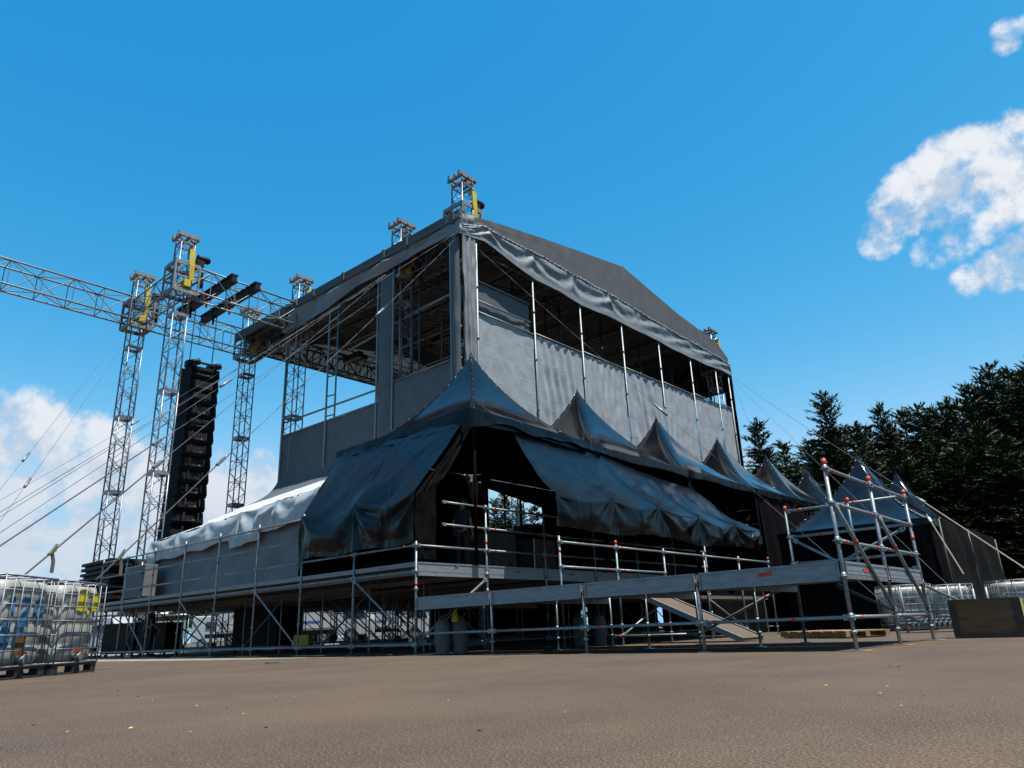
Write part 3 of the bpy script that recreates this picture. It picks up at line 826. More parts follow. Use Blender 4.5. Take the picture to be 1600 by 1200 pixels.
def val(u, v):
    y = lerp(6.4, 27.68, u); zr, zb = ip(ROPE, y) - .06, ip(BOT, y)
    zb += .03 * math.sin(y * 1.7) + .03 * fb(y * .8, 2, 2)
    z = lerp(zr, zb, v)
    # folds fan out from the tie points on the rope
    per = 2.6 + .3 * math.sin(y * .4); k = ((y + .25 * fb(y * .4, 0, 1)) / 2.6) % 1.0 - .5; amp = math.sin(PI * min(1, v * 1.1 + .08))
    far = max(0, min(1, (y - 16.8) / 2))
    cc_ = v * (1 + .3 * fb(y * .5, 3, 3)) + 2.1 * k * k
    swag = .055 * math.sin(cc_ * 2 * PI * 1.45 + fb(y * .6, v, 2)) * amp * (1 - far) + .05 * math.exp(-((.5 - abs(k)) / .06) ** 2) * (1 - v) * (1 - far)
    diag = .045 * math.sin((y * .42 + v * 1.25) * 6.0 + fb(y * .5, v * 2, 7)) * amp * far
    x = GX + .06 + swag + diag + .04 * amp * fb(y * .9, v * 2.0, 6)
    return V((x, y, z))
m.grid(val, 420, 28)
R_(m.build('valance', valm, roof))
m = MB()
FV = [(-16.05, 13.56), (-13.24, 13.75), (-11.0, 14.12), (-9.42, 14.06), (-7.97, 14.12), (-7.04, 14.17), (-5.7, 14.15), (-4.98, 14.02)]
def fval(u, v):
    x = lerp(-16.05, -4.98, u); zb = ip(FV, x)
    z = lerp(14.62, zb, v); k = math.sin(PI * min(1, v + .05))
    y = 6.3 + .10 * k * fb(x * 1.1, v * 2, 4) - .12 * k * math.sin(v * 2.3 + x * 1.9) * (1 if x < -8 else .5)
    return V((x, y, z))
m.grid(fval, 180, 18)
R_(m.build('valance', valm, roof))
m = MB()
m.box((-13.0, 6.32, 14.83), (16.2, .10, .42)); m.box((-10.5, 6.24, 14.66), (11.2, .06, .08))
for x in (-5.3, -7.9, -9.3, -12, -14.2, -15.9): m.box((x, 6.25, 14.8), (.16, .08, .5))
R_(m.build('eave_beam', roofm, roof, bevel=.01))
# audience side cream sheet and its beam
m = MB()
m.grid(lambda u, v: V((BX + .06 + .02 * fb(u * 20, v * 2, 3), lerp(7.0, 27.2, u), lerp(14.2, ip(TOP, lerp(7.0, 27.2, u)) - .03, v))), 60, 6)
R_(m.build('front_sheet', tan_sheet, roof))
m = MB(); m.grid(lambda u, v: V((lerp(BX, GX - .4, u), 27.75 + .05 * fb(u * 9, v, 2), lerp(14.7, 12.75 + .1 * fb(u * 6, 0, 5), v))), 40, 6)
R_(m.build('back_valance', black_cloth, roof))
def cw(u, v):      # tarp wrapped round the near roof corner
    a = (u - .5) * 1.5; x = -4.93 - max(0, -a) * 1.0; y = 6.27 + max(0, a) * 1.0
    return V((x + .03 * fb(u * 5, v * 3, 2) + .02 * math.sin(v * 14 + u * 5), y - .03 * fb(u * 6, v * 4, 5), lerp(14.98 + .12 * max(0, a), 14.02 + .12 * abs(a), v)))
m = MB(); m.grid(cw, 40, 24); R_(m.build('corner_wrap', valm, roof))
m = MB(); box_truss(m, (BX + .5, 6.8, 14.72), (BX + .5, 27.2, 14.72), .7, 1.0, .8, .05, .034)
R_(m.build('truss', truss_dim, roof))
for y in (6.85, 27.0):
    m = MB(); box_truss(m, (BX, y, 14.05), (GX - .3, y, 14.05), .62, .9, .9, .03, .018); R_(m.build('truss', truss_dim, roof))
for x in (-5.5, -9.3, -13.2, -17.0):
    m = MB()
    for y0, y1 in ((6.9, 17.2), (27.3, 17.2)):
        box_truss(m, (x, y0, ip(TOP, y0) - .62), (x, y1, 16.05), .45, .6, .9, .028, .016)
    m.tube((x, 6.9, 14.0), (x, 27.2, 14.0), .03, 6)
    R_(m.build('truss', truss_dim, roof))
m = MB()
for k in range(9):
    y = 8.2 + k * 2.25; m.bar((BX, y, ip(TOP, y) - .16), (GX - .1, y, ip(TOP, y) - .16), .05, .12)
R_(m.build('purlin', truss_dim, roof))
m = MB()
for k, (y, z) in enumerate(((8.2, 14.3), (10.2, 14.35), (12.6, 14.4), (15.2, 14.4), (19, 14.4), (23, 14.3))):
    m.tube((BX + .6, y, z), (GX - .4, y, z), .035, 6)
    if k % 2: m.tube((BX + .6, y, z), (-13, y + 1.8, z + .9), .022, 5); m.tube((-13, y + 1.8, z + .9), (GX - .4, y, z), .022, 5)
R_(m.build('lighting_bar', galvd, roof))
for x, y in ((-12, 12), (-17, 10.5), (-18, 16), (-10, 16), (-14, 20), (-18.5, 22)):
    m = MB(); m.box((x, y, 13.7), (1.3, .3, .3)); m.box((x, y + .5, 13.75), (.8, .25, .25)); m.tube((x, y, 13.7), (x, y, 15.0), .03, 5); R_(m.build('light_fixture', black_paint, roof, bevel=.02))

# ------------------------------------------------------------------ sheeted scaffold walls of the stage
side = thing('sheet_wall', 'long grey sheeted scaffold wall with pale poles under the gable', 'sheeted wall', (-5, 7, 1.8))
SO = V((-5, 7, 1.8))
def S2(o): o.location -= SO; return o
YP = [7.25, 10.36, 13.48, 16.62, 19.8, 22.95, 25.2, 27.2]
YP = [7.18, 10.36, 13.48, 16.66, 19.92, 23.06, 25.9, 27.45]
for i, y in enumerate(YP):
    m = MB(); m.tube((-5.03, y, ZD), (-5.03, y, ip(BOT, y) + .25), .042, 8)
    for z in (6.2, 8.2, 10.2, 12.2): m.lathe((-5.03, y, z), [(.042, 0), (.068, .004), (.068, .02), (.042, .024)], 8)
    S2(m.build('pole', galv, side))
    m = MB(); m.tube((-6.3, y + .2, ZD), (-6.3, y + .2, 14.0), .05, 6); m.tube((-7.1, y + .2, ZD), (-7.1, y + .2, 14.0), .04, 6)
    for z in range(9, 14): m.tube((-6.3, y + .2, z), (-7.1, y + .2, z), .025, 5)
    S2(m.build('inner_pole', truss_dim, side))
for i in range(len(YP) - 1):
    y0, y1 = YP[i] + .025, YP[i + 1] - .025
    zt = 11.22 + .07 * i; loose = (0, 1, .9, 1.1, .6, .2, .1)[i]; z0 = 5.2
    def sh(u, v, y0=y0, y1=y1, zt=zt, loose=loose, i=i):
        y = lerp(y0, y1, u); z = lerp(zt - .03 * math.sin(PI * u), z0, v)
        hang = math.sin(PI * u) ** .6
        f = (math.sin((u * (5 + i % 3) - v * (1.6 if i % 2 else -1.2)) * PI * 2 + 2.5 * fb(u * 2.5, v * 1.5, i)) * .085 + fb(u * 9 - v * 3.5, v * 1.6, i * 5) * .055) * loose * hang * (.35 + .65 * v)
        return V((-5.09 + f + .02 * fb(u * 6, v * 9, i), y, z))
    m = MB(); m.grid(sh, 80, 50)
    S2(m.build('wall_sheet', mesh_grey, side))
    m = MB(); m.tube((-5.05, y0, zt + .02), (-5.05, y1, zt + .02), .036, 8); S2(m.build('crossbar', galvd, side))
m = MB(); m.grid(lambda u, v: V((-5.5 + .04 * fb(u * 5, v * 3, 3), lerp(7.25, 10.6, u), lerp(12.75, 10.0, v))), 30, 16); S2(m.build('inner_sheet', mesh_grey_shade, side))
m = MB(); m.tube((-5.45, 7.2, 12.77), (-5.45, 10.6, 12.77), .03, 6); m.tube((-5.42, 7.2, 11.95), (-5.42, 10.6, 11.95), .03, 6); S2(m.build('crossbar', galvd, side))
m = MB(); m.grid(lambda u, v: V((lerp(-5.5, -4.95, u), 27.75 + .05 * fb(u * 4, v * 8, 2), lerp(14.3, 1.8, v))), 8, 60); S2(m.build('end_curtain', black_cloth, side))
# black panels added to darken the tent interior, gap left for the far trees
m = MB()
WN = (7.42, 10.16, 3.60, 4.86, 4.50)
for (ya, yb, za, zb) in ((1.8, WN[0], ZD, 5.18), (WN[1], 32.2, ZD, 5.18), (WN[0], WN[1], ZD, WN[2])):
    m.grid(lambda u, v, ya=ya, yb=yb, za=za, zb=zb: V((-4.96 + .0 * u, lerp(ya, yb, u), lerp(za, zb, v))), 10, 4)
m.grid(lambda u, v: V((-4.96, lerp(WN[0], WN[1], u), lerp(lerp(WN[3], WN[4], u) + .04 * fb(u * 7, 0, 3), 5.18, v))), 12, 2)
S2(m.build('darkening_panel', black_cloth, side))

front = thing('sheet_wall', 'grey sheeted wall in shade below the open stage front, flaring over the white cover', 'sheeted wall', (-12, 6.5, 1.8))
FO = V((-12, 6.5, 1.8))
def F2(o): o.location -= FO; return o
def shA(u, v):
    x = lerp(-16.3, -9.65, u); z = lerp(8.74, 5.9, min(1, v * 1.1)) if v < .9 else 5.9
    z = lerp(8.74, 5.7, v); q = max(0, (v - .45) / .55)
    return V((x, 6.45 - 1.5 * q ** 2.6 - .03 * fb(u * 7, v * 3, 3), z - .12 * q))
m = MB(); m.grid(shA, 60, 40); F2(m.build('wall_sheet', mesh_grey_shade, front))
m = MB(); m.grid(lambda u, v: V((lerp(-8.85, -5.55, u), 6.45 + .03 * fb(u * 5, v * 4, 8), lerp(9.33, 3.5, v))), 40, 40); F2(m.build('wall_sheet', mesh_grey_shade, front))
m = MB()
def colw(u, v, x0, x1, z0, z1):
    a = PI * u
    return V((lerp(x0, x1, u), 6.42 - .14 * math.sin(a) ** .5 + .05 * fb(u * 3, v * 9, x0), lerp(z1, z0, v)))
m.grid(lambda u, v: colw(u, v, -9.66, -8.84, 5.0, 13.9), 14, 60); F2(m.build('column_wrap', mesh_grey_shade, front))
m = MB(); m.grid(lambda u, v: colw(u, v, -5.52, -5.12, 3.0, 14.1), 8, 50); F2(m.build('column_wrap', mesh_grey_shade, front))
m = MB()
m.grid(lambda u, v: V((-4.97 + .07 * math.sin(u * 17 + 3 * fb(v * 3, u, 2)) * (.4 + .6 * v) + .04 * fb(u * 6, v * 14, 5), lerp(6.42 + .15 * v, 7.12, u), lerp(14.1, 5.0, v))), 30, 70)
F2(m.build('corner_curtain', valm, front))
for x, zt in ((-16.28, 13.6), (-13.0, 13.9), (-9.72, 14.12), (-8.78, 14.12), (-5.56, 14.2)):
    m = MB(); m.tube((x, 6.39, 3.0), (x, 6.39, zt), .042, 8); F2(m.build('pole', galv, front))
m = MB(); m.tube((-12.55, 6.5, 5.0), (-12.55, 6.5, 13.9), .04, 6)
for k in range(6): m.tube((-13.0, 6.42, 8.95 + k * .85), (-12.55, 6.5, 8.95 + k * .85), .03, 5)
F2(m.build('ladder_frame', galvd, front))
for x in (-8.35, -7.95):
    m = MB(); m.tube((x, 7.0, 5.0), (x, 7.0, 14.2), .045, 6); F2(m.build('inner_pole', truss_dim, front))
m = MB()
for k in range(8): m.tube((-8.35, 7.0, 9.5 + k * .6), (-7.95, 7.0, 9.5 + k * .6), .025, 5)
F2(m.build('rung', truss_dim, front))
m = MB(); m.tube((-16.3, 6.42, 9.35), (-9.65, 6.42, 9.28), .04, 6); F2(m.build('crossbar', galvd, front))
m = MB(); m.tube((-8.8, 6.4, 9.36), (-5.5, 6.4, 9.36), .035, 6); F2(m.build('crossbar', galvd, front))
m = MB(); m.tube((-16.3, 6.42, 8.76), (-9.65, 6.42, 8.76), .035, 6); F2(m.build('crossbar', galvd, front))
m = MB(); m.tube((-8.8, 7.0, 12.2), (-5.6, 7.0, 12.3), .05, 6); m.tube((-12.5, 7.2, 12.0), (-9.7, 7.2, 12.2), .05, 6); F2(m.build('crossbar', galvd, front))

# ------------------------------------------------------------------ white sheeted cover along the stage front
cov = thing('sheeted_shelter', 'low shelter of white plastic sheeting with greyed shaded sides left of the black awning', 'shelter', (-10, 1.2, ZD))
CO = V((-10, 1.2, ZD))
def C2(o): o.location -= CO; return o
def ctop(u, v):
    x = lerp(-15.6, -5.25, u)
    z = 3.85 + .42 * u; y = 1.2
    p = V((x, y, z)).lerp(V((x - .6 * (1 - u), 5.4, z + 1.75)), v)
    st_ = .10 * (1 if (v > .48) else 0) + .06 * (1 if v > .75 else 0)
    return p + V((0, 0, st_ + .03 * fb(u * 14, v * 3, 1) - .05 * abs(math.sin(u * PI * 5)) * (1 - v) * 0))
m = MB(); m.grid(ctop, 60, 40); C2(m.build('roof_sheet', cover_w, cov))
def cflap(u, v):
    x = lerp(-15.6, -5.25, u); z = 3.86 + .42 * u
    g_ = (u * 5) % 1.0
    drop = .80 + .04 * math.cos(2 * PI * g_) + .08 * fb(u * 3, 0, 8) + (.22 if .55 < u < .72 else 0)
    w = fan(g_, v * .8, .8, 5, .08, math.floor(u * 5)) + .03 * fb(u * 9, v * 2, 6)
    return V((x, 1.14 - .10 * math.sin(PI * min(1, v * .8)) - w * min(1, v * 3), z - drop * v - .09 * math.sin(PI * g_) * math.exp(-v * 2)))
m = MB(); m.grid(cflap, 200, 16); C2(m.build('hanging_flap', cover_half_shade, cov))
def cdrape(u, v):
    x = lerp(-15.3, -4.9, u); z = 3.6 + .42 * u
    return V((x, 1.3 + .05 * fb(u * 9 + v * 4, v * 2, 7) + .02 * math.sin(u * 24 - v * 5), lerp(z, ZD + .03, v)))
m = MB(); m.grid(cdrape, 160, 20); C2(m.build('front_sheet', cover_shade, cov))
m = MB(); m.grid(lambda u, v: V((-15.4 + .08 * fb(u * 6, v * 4, 2), lerp(1.3, 5.4, u), lerp(lerp(3.75, 5.5, u), ZD + .03, v))), 30, 14); C2(m.build('end_sheet', cover_shade, cov))
m = MB(); m.grid(lambda u, v: V((-5.12 + .05 * fb(u * 6, v * 4, 2), lerp(1.25, 5.4, u), lerp(lerp(4.0, 5.9, u), ZD + .03, v))), 30, 14); C2(m.build('end_sheet', cover_shade, cov))
for k in range(6):
    x = -15.2 + k * 2.0; m = MB(); m.tube((x, 1.4, ZD), (x, 1.4, 3.75 + .08 * k), .035, 8); C2(m.build('frame_post', galv, cov))

# black things standing on the deck at its left end
for k in range(8):
    z = ZD + .1 + k * .185; j = .15 * math.sin(k * 2.3)
    m = MB(); m.box((0, 0, 0), (2.9 + .2 * math.cos(k * 3), 1.5, .105)); m.bar((-1.35, -.6, -.07), (1.35, -.6, -.07), .08, .05); m.bar((-1.35, .6, -.07), (1.35, .6, -.07), .08, .05)
    o = m.build('stage_riser', black_paint, None, bevel=.006); o.location = (-18.0 + j * .6, 1.0, z + .12)
    ordn = ['bottom', 'second', 'third', 'fourth', 'fifth', 'sixth', 'seventh', 'topmost'][k]
    tag(o, f'black stage riser slab, {ordn} from below in the stack at the deck end' if k else 'black stage riser slab at the bottom of the stack at the deck end', 'stage riser', 'black stage risers stacked at the left deck end')
fc = thing('flight_case', 'tall plain grey flight case between the black riser stack and the plastic sheeting', 'flight case', (-15.1, .70, ZD + .02))
m = MB(); m.box((0, 0, .62), (1.7, .42, 1.05)); m.build('case_body', case_l, fc, bevel=.02)
for s in (-1, 1):
    for q in (-1, 1): m = MB(); m.tube((s * .7, q * .14, .0), (s * .7, q * .25, .1), .05, 10); m.build('caster', rubber, fc)
m = MB()
for z in (.35, .9): m.box((.72, -.217, z), (.18, .012, .14))
m.build('latch', black_paint, fc)

# ------------------------------------------------------------------ PA wing: trusses, beams, line array
w1 = thing('wing_truss', 'long horizontal lattice truss running off the left edge of the picture', 'truss', (-20.7, 1.45, 14.5))
m = MB(); box_truss(m, (0, -18, .2), (0, 5.4, 0), .85, 1.05, 1.15, .04, .02); m.build('chord_frame', MATS['galvanised_steel'], w1)
m = MB(); m.bar((0, -6.3, .65), (0, -6.3, -.5), .9, .05); m.build('joint_frame', galvd, w1)
w2 = thing('wing_truss', 'horizontal lattice truss between the yellow strap tower and the roof end', 'truss', (-16, 1.25, 14.35))
m = MB(); box_truss(m, (0, 0, .1), (0, 5.3, 0), .8, 1.05, 1.05, .04, .02); m.build('chord_frame', MATS['galvanised_steel'], w2)
w3 = thing('wing_truss', 'short lattice truss joining the two front wing towers', 'truss', (-18.4, 1.35, 14.4))
m = MB(); box_truss(m, (-2.2, 0, 0), (2.2, 0, 0), .7, .9, .9, .035, .018); m.build('chord_frame', alud, w3)
bl = ['black beam nearer the towers, lying across the wing trusses above the loudspeakers', 'black beam farther from the towers, lying across the wing trusses beside its twin']
for k, y in enumerate((3.05, 4.12)):
    b = thing('beam', bl[k], 'beam', (-17.6, y, 14.95), 0, 'black beams across the wing trusses')
    m = MB(); m.box((0, 0, .0), (5.0, .3, .07)); m.box((0, 0, -.28), (5.0, .3, .07)); m.box((0, 0, -.14), (4.98, .2, .22)); m.build('girder', black_paint, b)
    for s in (-1.4, .1): 
        m = MB(); m.box((s, 0, -.14), (.1, .34, .42)); m.tube((s, 0, -.34), (s, 0, -.7), .05, 8); m.build('beam_clamp', red if s > 0 else black_paint, b)
ARR = thing('line_array', 'tall hanging column of black line array loudspeakers beside the lattice towers', 'loudspeaker array', (-18.55, 3.55, 4.6))
ch = .565
for k in range(14):
    z = 6.55 - k * ch
    m = MB()
    w_, d_ = .63, .61
    tilt = (.03 if k % 2 else -.02)
    q_ = -.010 * max(0, k - 4) ** 1.6
    pts = [(-d_, z), (d_ * .86, z + .012), (d_ * 1.02, z + ch * .25), (d_ * .88, z + ch - .012), (-d_, z + ch - .008)]
    m.prism([(px_ + q_, -w_, pz) for px_, pz in pts], (0, 2 * w_, 0))
    for sy in (-1, 1):
        m.tube((-.25, sy * (w_ + .004), z + ch * .5), (-.25, sy * (w_ + .018), z + ch * .5), .09, 6, 1)
        m.tube((.3, sy * (w_ + .004), z + ch * .45), (.3, sy * (w_ + .018), z + ch * .45), .05, 6, 1)
    m.box((d_ * .99, 0, z + ch * .3), (.03, .36, .06), mi=1); m.box((d_ * .96, .3, z + ch * .6), (.05, .05, .3), mi=1); m.box((d_ * .96, -.3, z + ch * .6), (.05, .05, .3), mi=1)
    m.box((d_ * 1.0, .1, z + ch * .34), (.03, .05, .03), mi=2)
    m.build('speaker_cabinet', [spk, dark_shirt, yel], ARR, bevel=.004)
m = MB(); zt = 6.55 + ch
for s in (-1, 1): m.bar((-.7, s * .45, zt + .05), (.8, s * .45, zt + .05), .08, .12)
for s in (-.6, 0, .7): m.bar((s, -.6, zt + .1), (s, .6, zt + .1), .07, .08)
m.build('rigging_frame', black_paint, ARR)
for s in (-1, 1):
    m = MB(); m.tube((.0, s * .48, zt + .25), (.0, s * .48 + .42, zt + .42), .15, 12); m.box((-.05, s * .48, zt + .2), (.3, .3, .3)); m.build('hoist_motor', black_paint, ARR, bevel=.02)
    m = MB()
    for q in (-.03, .03): m.tube((q, s * .5, zt + .3), (q, s * .5 + .02, 14.55 - 4.6), .012, 5)
    m.build('chain', galvd, ARR)

# ------------------------------------------------------------------ guy lines
cg = 'guy lines holding the stage roof and towers'
def guy(label, p0, p1, r=.011, strap=None, smat=strap_d, turn=None, tail=False):
    p0, p1 = V(p0), V(p1)
    c = thing('guy_line', label, 'guy line', tuple(p1), 0, cg); c.location = p1; r *= .52
    e = p1.lerp(p0, strap) if strap else p1
    L = (p0 - p1).length; n = 14
    m = MB(); pts = []
    for i in range(n + 1):
        q = i / n; p = e.lerp(p0, q); p.z -= .0035 * L * 4 * q * (1 - q); pts.append(p - p1)
    m.path(pts, r, 5); m.build('cable', cable_m, c)
    if strap:
        m = MB(); m.bar((0, 0, 0), e - p1, .036, .008); m.build('ratchet_strap', smat, c)
        m = MB(); d = (e - p1).normalized(); m.bar(e - p1 - d * .16, e - p1 + d * .1, .07, .05); m.tube(e - p1, e - p1 + d * .28, .022, 6); m.build('ratchet', galv, c)
    if tail:
        d = (e - p1).normalized(); q = d * (e - p1).length * .16
        m = MB(); m.bar(q - d * .07, q + d * .07, .05, .035); m.bar(q + V((0, 0, .02)), q + d * .10 + V((0, 0, .06)), .04, .012); m.build('ratchet', strap_y, c)
        m = MB(); m.bar(q, q + V((.02, .03, -.14)), .05, .008); m.bar(q + V((.02, .03, -.14)), q + V((.05, .02, -.30)), .05, .008); m.build('strap_tail', strap_d, c)
    if turn:
        t0 = p1.lerp(p0, turn) - p1; d = (p0 - p1).normalized(); t0.z -= .0035 * L * 4 * turn * (1 - turn) * .9
        m = MB(); m.tube(t0 - d * .26, t0 + d * .26, .035, 6); m.build('turnbuckle', galv, c)
    return c
NEAR, MID, T1p, T4p, COLp = (-5.15, 6.3, 14.12), (-9.1, 6.3, 13.95), (-20.9, 1.2, 13.9), (-20.7, 6.5, 13.6), (-9.3, 6.3, 13.2)
def hit(p0, d, x, y, zend=.25):
    q = at(d, x, y); p0 = V(p0); v = q - p0
    s = (zend - p0.z) / v.z if v.z < -.01 else 1.3
    return p0 + v * min(max(s, 1.0), 2.2)
guy('thin line from the leftmost tower to the left picture edge, upper of two steep ones', T1p, hit(T1p, 17, 0, 762), .010, turn=.36)
guy('thin line from the leftmost tower, lower of the two steep ones on the left', (-20.9, 1.2, 13.2), hit((-20.9, 1.2, 13.2), 15, 0, 812), .010, turn=.3)
guy('faint long line from the far left roof corner crossing both wing towers', T4p, hit(T4p, 15, 0, 777), .009, turn=.5)
guy('long line from the near roof corner to the left edge, upper of a close pair', NEAR, hit(NEAR, 12, 0, 797), .011)
guy('long line from the front roof edge to the left edge, lower of a close pair', MID, hit(MID, 12.5, 0, 804), .011)
guy('line crossing the loudspeaker column toward the left edge below the close pair', MID, hit(MID, 11.5, 0, 829), .011, turn=.45)
guy('line ending in a dark strap with ratchet above the left water tanks', COLp, hit(COLp, 10.5, 0, 853), .011, strap=.30)
TANK1, TANK2 = at(10.2, 40, 897), at(11.5, 150, 906)
guy('pale line with a wide strap tied down to the cut off water tank', MID, TANK1, .012, strap=.17, tail=True)
guy('pale line with a wide strap tied to the water tank with yellow paint', (-5.2, 6.3, 13.9), TANK2, .012, strap=.19, turn=.62, tail=True)
guy('long line from the right gable end to the bottom right, ending in a yellow strap', (-4.95, 27.6, 13.65), hit((-4.95, 27.6, 13.65), 13.0, 1600, 887), .013, strap=.20, smat=strap_y)
guy('line from the right gable end down behind the tents, middle of three', (-4.95, 27.6, 13.5), hit((-4.95, 27.6, 13.5), 21, 1310, 750), .010)
guy('steep line from the right gable end down in front of the first conifer', (-5, 27.7, 13.5), hit((-5, 27.7, 13.5), 42, 1190, 705), .010)
guy('thin line from the near roof corner passing over all the tent peaks to the ground', (-5.0, 6.4, 14.05), hit((-5.0, 6.4, 14.05), 16.5, 1310, 880), .010, turn=.42)
gs = at(21.8, 1451, 809); ge = at(19.2, 1506, 897)
guy('short yellowish strap from the ground tent corner to the right water tank', gs, ge, .01, strap=.97, smat=strap_y)

# ------------------------------------------------------------------ water tanks
def stroke(m, pts, w, y, mi=0):
    for (a, b), (c, d) in zip(pts, pts[1:]):
        m.bar((a, y, b), (c, y, d), w, .006, mi) if False else None
        v = V((c - a, 0, d - b)); L = v.length
        if L < 1e-6: continue
        v /= L; n = V((-v.z, 0, v.x)) * (w / 2); e = v * (w * .35)
        A, B = V((a, y, b)) - e, V((c, y, d)) + e
        m.prism([A - n, B - n, B + n, A + n], (0, -.004, 0), mi)
DIG = {'1': [(.2, .75), (.5, 1), (.5, 0)], '2': [(.05, .8), (.25, 1), (.7, .95), (.8, .7), (.1, .05), (.9, 0)], '0': [(.5, 1), (.15, .8), (.1, .3), (.4, 0), (.75, .15), (.85, .65), (.5, 1)],
       'B': [(.1, 0), (.1, 1), (.6, .95), (.65, .6), (.15, .52), (.75, .4), (.7, .05), (.1, 0)], 'P': [(.1, 0), (.1, 1), (.75, .95), (.75, .5), (.1, .45)], 'I': [(.5, 0), (.5, 1)], 'X': [(.1, 0), (.8, 1)],
       'D': [(.1, 0), (.1, 1), (.6, .9), (.85, .5), (.6, .08), (.1, 0)]}
def glyphs(m, s, x0, z0, w, h, y, lw):
    for k, c in enumerate(s):
        if c in DIG: stroke(m, [(x0 + (k + px_ * .8) * w, z0 + pz * h) for px_, pz in DIG[c]], lw, y)
    return m
def tank(label, loc, rz, sx=1.2, sy=1.05, h=1.4, group='wire caged water tanks', paint=None, dark=False):
    t = thing('water_tank', label, 'water tank', loc, rz, group)
    pz = .16
    m = MB()
    for x in (-sx / 2 + .07, 0, sx / 2 - .07):
        for y in (-sy / 2 + .07, sy / 2 - .07): m.box((x, y, pz * .45), (.14, .13, pz * .9))
    m.box((0, 0, pz - .015), (sx, sy, .045))
    for y in (-sy / 2 + .06, sy / 2 - .06): m.box((0, y, .014), (sx * .98, .11, .028))
    for x in (-sx * .25, sx * .25):     # arched cross skids
        m.prism([(x - .17, -sy / 2 + .02, pz - .03), (x - .12, -sy / 2 + .02, .04), (x - .16, -sy / 2 + .02, .0), (x - .24, -sy / 2 + .02, .0)], (0, .05, 0))
    m.build('pallet', pallet_pl, t, bevel=.006)
    # bottle: stacked rounded slices so that shoulders and mould ribs show
    m = MB(); prof = [(.86, 0), (.95, .03), (1, .10), (1, .22), (.985, .235), (1, .25), (1, .47), (.985, .485), (1, .50), (1, .72), (.985, .735), (1, .75), (1, .86), (.97, .94), (.90, .985), (.5, 1.0), (.15, 1.0)]
    N = 48; b0 = len(m.v); bx, by = sx / 2 - .045, sy / 2 - .045; bh = h - pz - .05
    for r_, z_ in prof:
        for k in range(N):
            a = 2 * PI * k / N; c, s = math.cos(a), math.sin(a); p = 8
            q = (abs(c) ** p + abs(s) ** p) ** (-1 / p)
            wave = 1 - .014 * (0.5 + .5 * math.cos(z_ * 4 * 2 * PI + 0)) * (1 if .12 < z_ < .85 else 0)
            m.v.append((c * q * bx * r_ * wave, s * q * by * r_ * wave, pz + .02 + z_ * bh))
    for i in range(len(prof) - 1):
        for k in range(N): m.face([b0 + i * N + k, b0 + i * N + (k + 1) % N, b0 + (i + 1) * N + (k + 1) % N, b0 + (i + 1) * N + k], 0, True)
    m.face([b0 + (len(prof) - 1) * N + k for k in range(N)], 0); m.face([b0 + k for k in range(N)][::-1], 0)
    m.build('bottle', hdpe, t)
    m = MB(); zs = [pz + .01 + (h - pz) * q for q in (0, .17, .34, .51, .68, .84, 1)]
    for z in zs:
        r_ = .016 if z in (zs[0], zs[-1]) else .009
        cs = [(-sx / 2, -sy / 2), (sx / 2, -sy / 2), (sx / 2, sy / 2), (-sx / 2, sy / 2)]
        for (x0, y0), (x1, y1) in zip(cs, cs[1:] + cs[:1]): m.tube((x0, y0, z), (x1, y1, z), r_, 6)
    for q in (0, .17, .33, .52, .70, .86, 1):
        for s in (-1, 1):
            x = -sx / 2 + sx * q; m.tube((x, s * (sy / 2 + .004), zs[0]), (x, s * (sy / 2 + .004), zs[-1]), .009, 6)
            y = -sy / 2 + sy * q; m.tube((s * (sx / 2 + .004), y, zs[0]), (s * (sx / 2 + .004), y, zs[-1]), .009, 6)
    for q in (.32, .68): m.tube((-sx / 2 + sx * q, -sy / 2, zs[-1] + .005), (-sx / 2 + sx * q, sy / 2, zs[-1] + .005), .012, 6)
    m.build('cage', cage_m, t)
    m = MB(); m.tube((0, 0, h - .03), (0, 0, h + .02), .12, 16); m.build('lid', black_paint, t)
    m = MB(); m.tube((.0, -sy / 2 + .12, pz + .10), (.0, -sy / 2 - .05, pz + .10), .05, 12); m.tube((0, -sy / 2 - .05, pz + .10), (0, -sy / 2 - .07, pz + .10), .065, 12); m.build('valve', galv, t)
    m = MB(); m.box((.0, -sy / 2 - .02, pz + .185), (.16, .03, .025)); m.build('valve_handle', red, t)
    fy = -(by + .006)
    if paint: paint(t, fy, sx, h)
    return t
def paint1(t, fy, sx, h):
    m = MB(); glyphs(m, '120', -.42, .80, .30, .30, fy, .065); glyphs(m, 'BP', -.46, .47, .28, .27, fy, .065); m.build('spray_number', blue_p, t)
    m = MB(); m.grid(lambda u, v: V((-.02 + .30 * (u - .5) * (1 - .4 * v), fy - .004, .30 + .28 * v + .04 * math.sin(u * 9))), 8, 6); m.build('rust_stain', rust, t)
def paint2(t, fy, sx, h):
    m = MB()
    m.prism([(-.16, fy, .98), (-.13, fy, 1.26), (-.05, fy, 1.30), (.10, fy, 1.31), (.17, fy, 1.27), (.13, fy, 1.12), (.18, fy, .98), (.0, fy, .95)], (0, -.004, 0))
    m.prism([(.27, fy, .99), (.27, fy, 1.25), (.40, fy, 1.26), (.52, fy, 1.25), (.52, fy, .98), (.4, fy, .96)], (0, -.004, 0)); m.prism([(.22, fy, .80), (.17, fy, .97), (.25, fy, .97)], (0, -.004, 0))
    m.build('paint_patch', yel_p, t)
    m = MB(); m.grid(lambda u, v: V((.10 + .26 * (u - .5), fy - .004, .22 + .16 * v)), 6, 4); m.build('rust_stain', rust, t)
def paint3(t, fy, sx, h):
    m = MB(); glyphs(m, 'IXP', -.30, .62, .17, .16, fy, .035); m.build('spray_letters', red, t)
RZ = R(131.2)
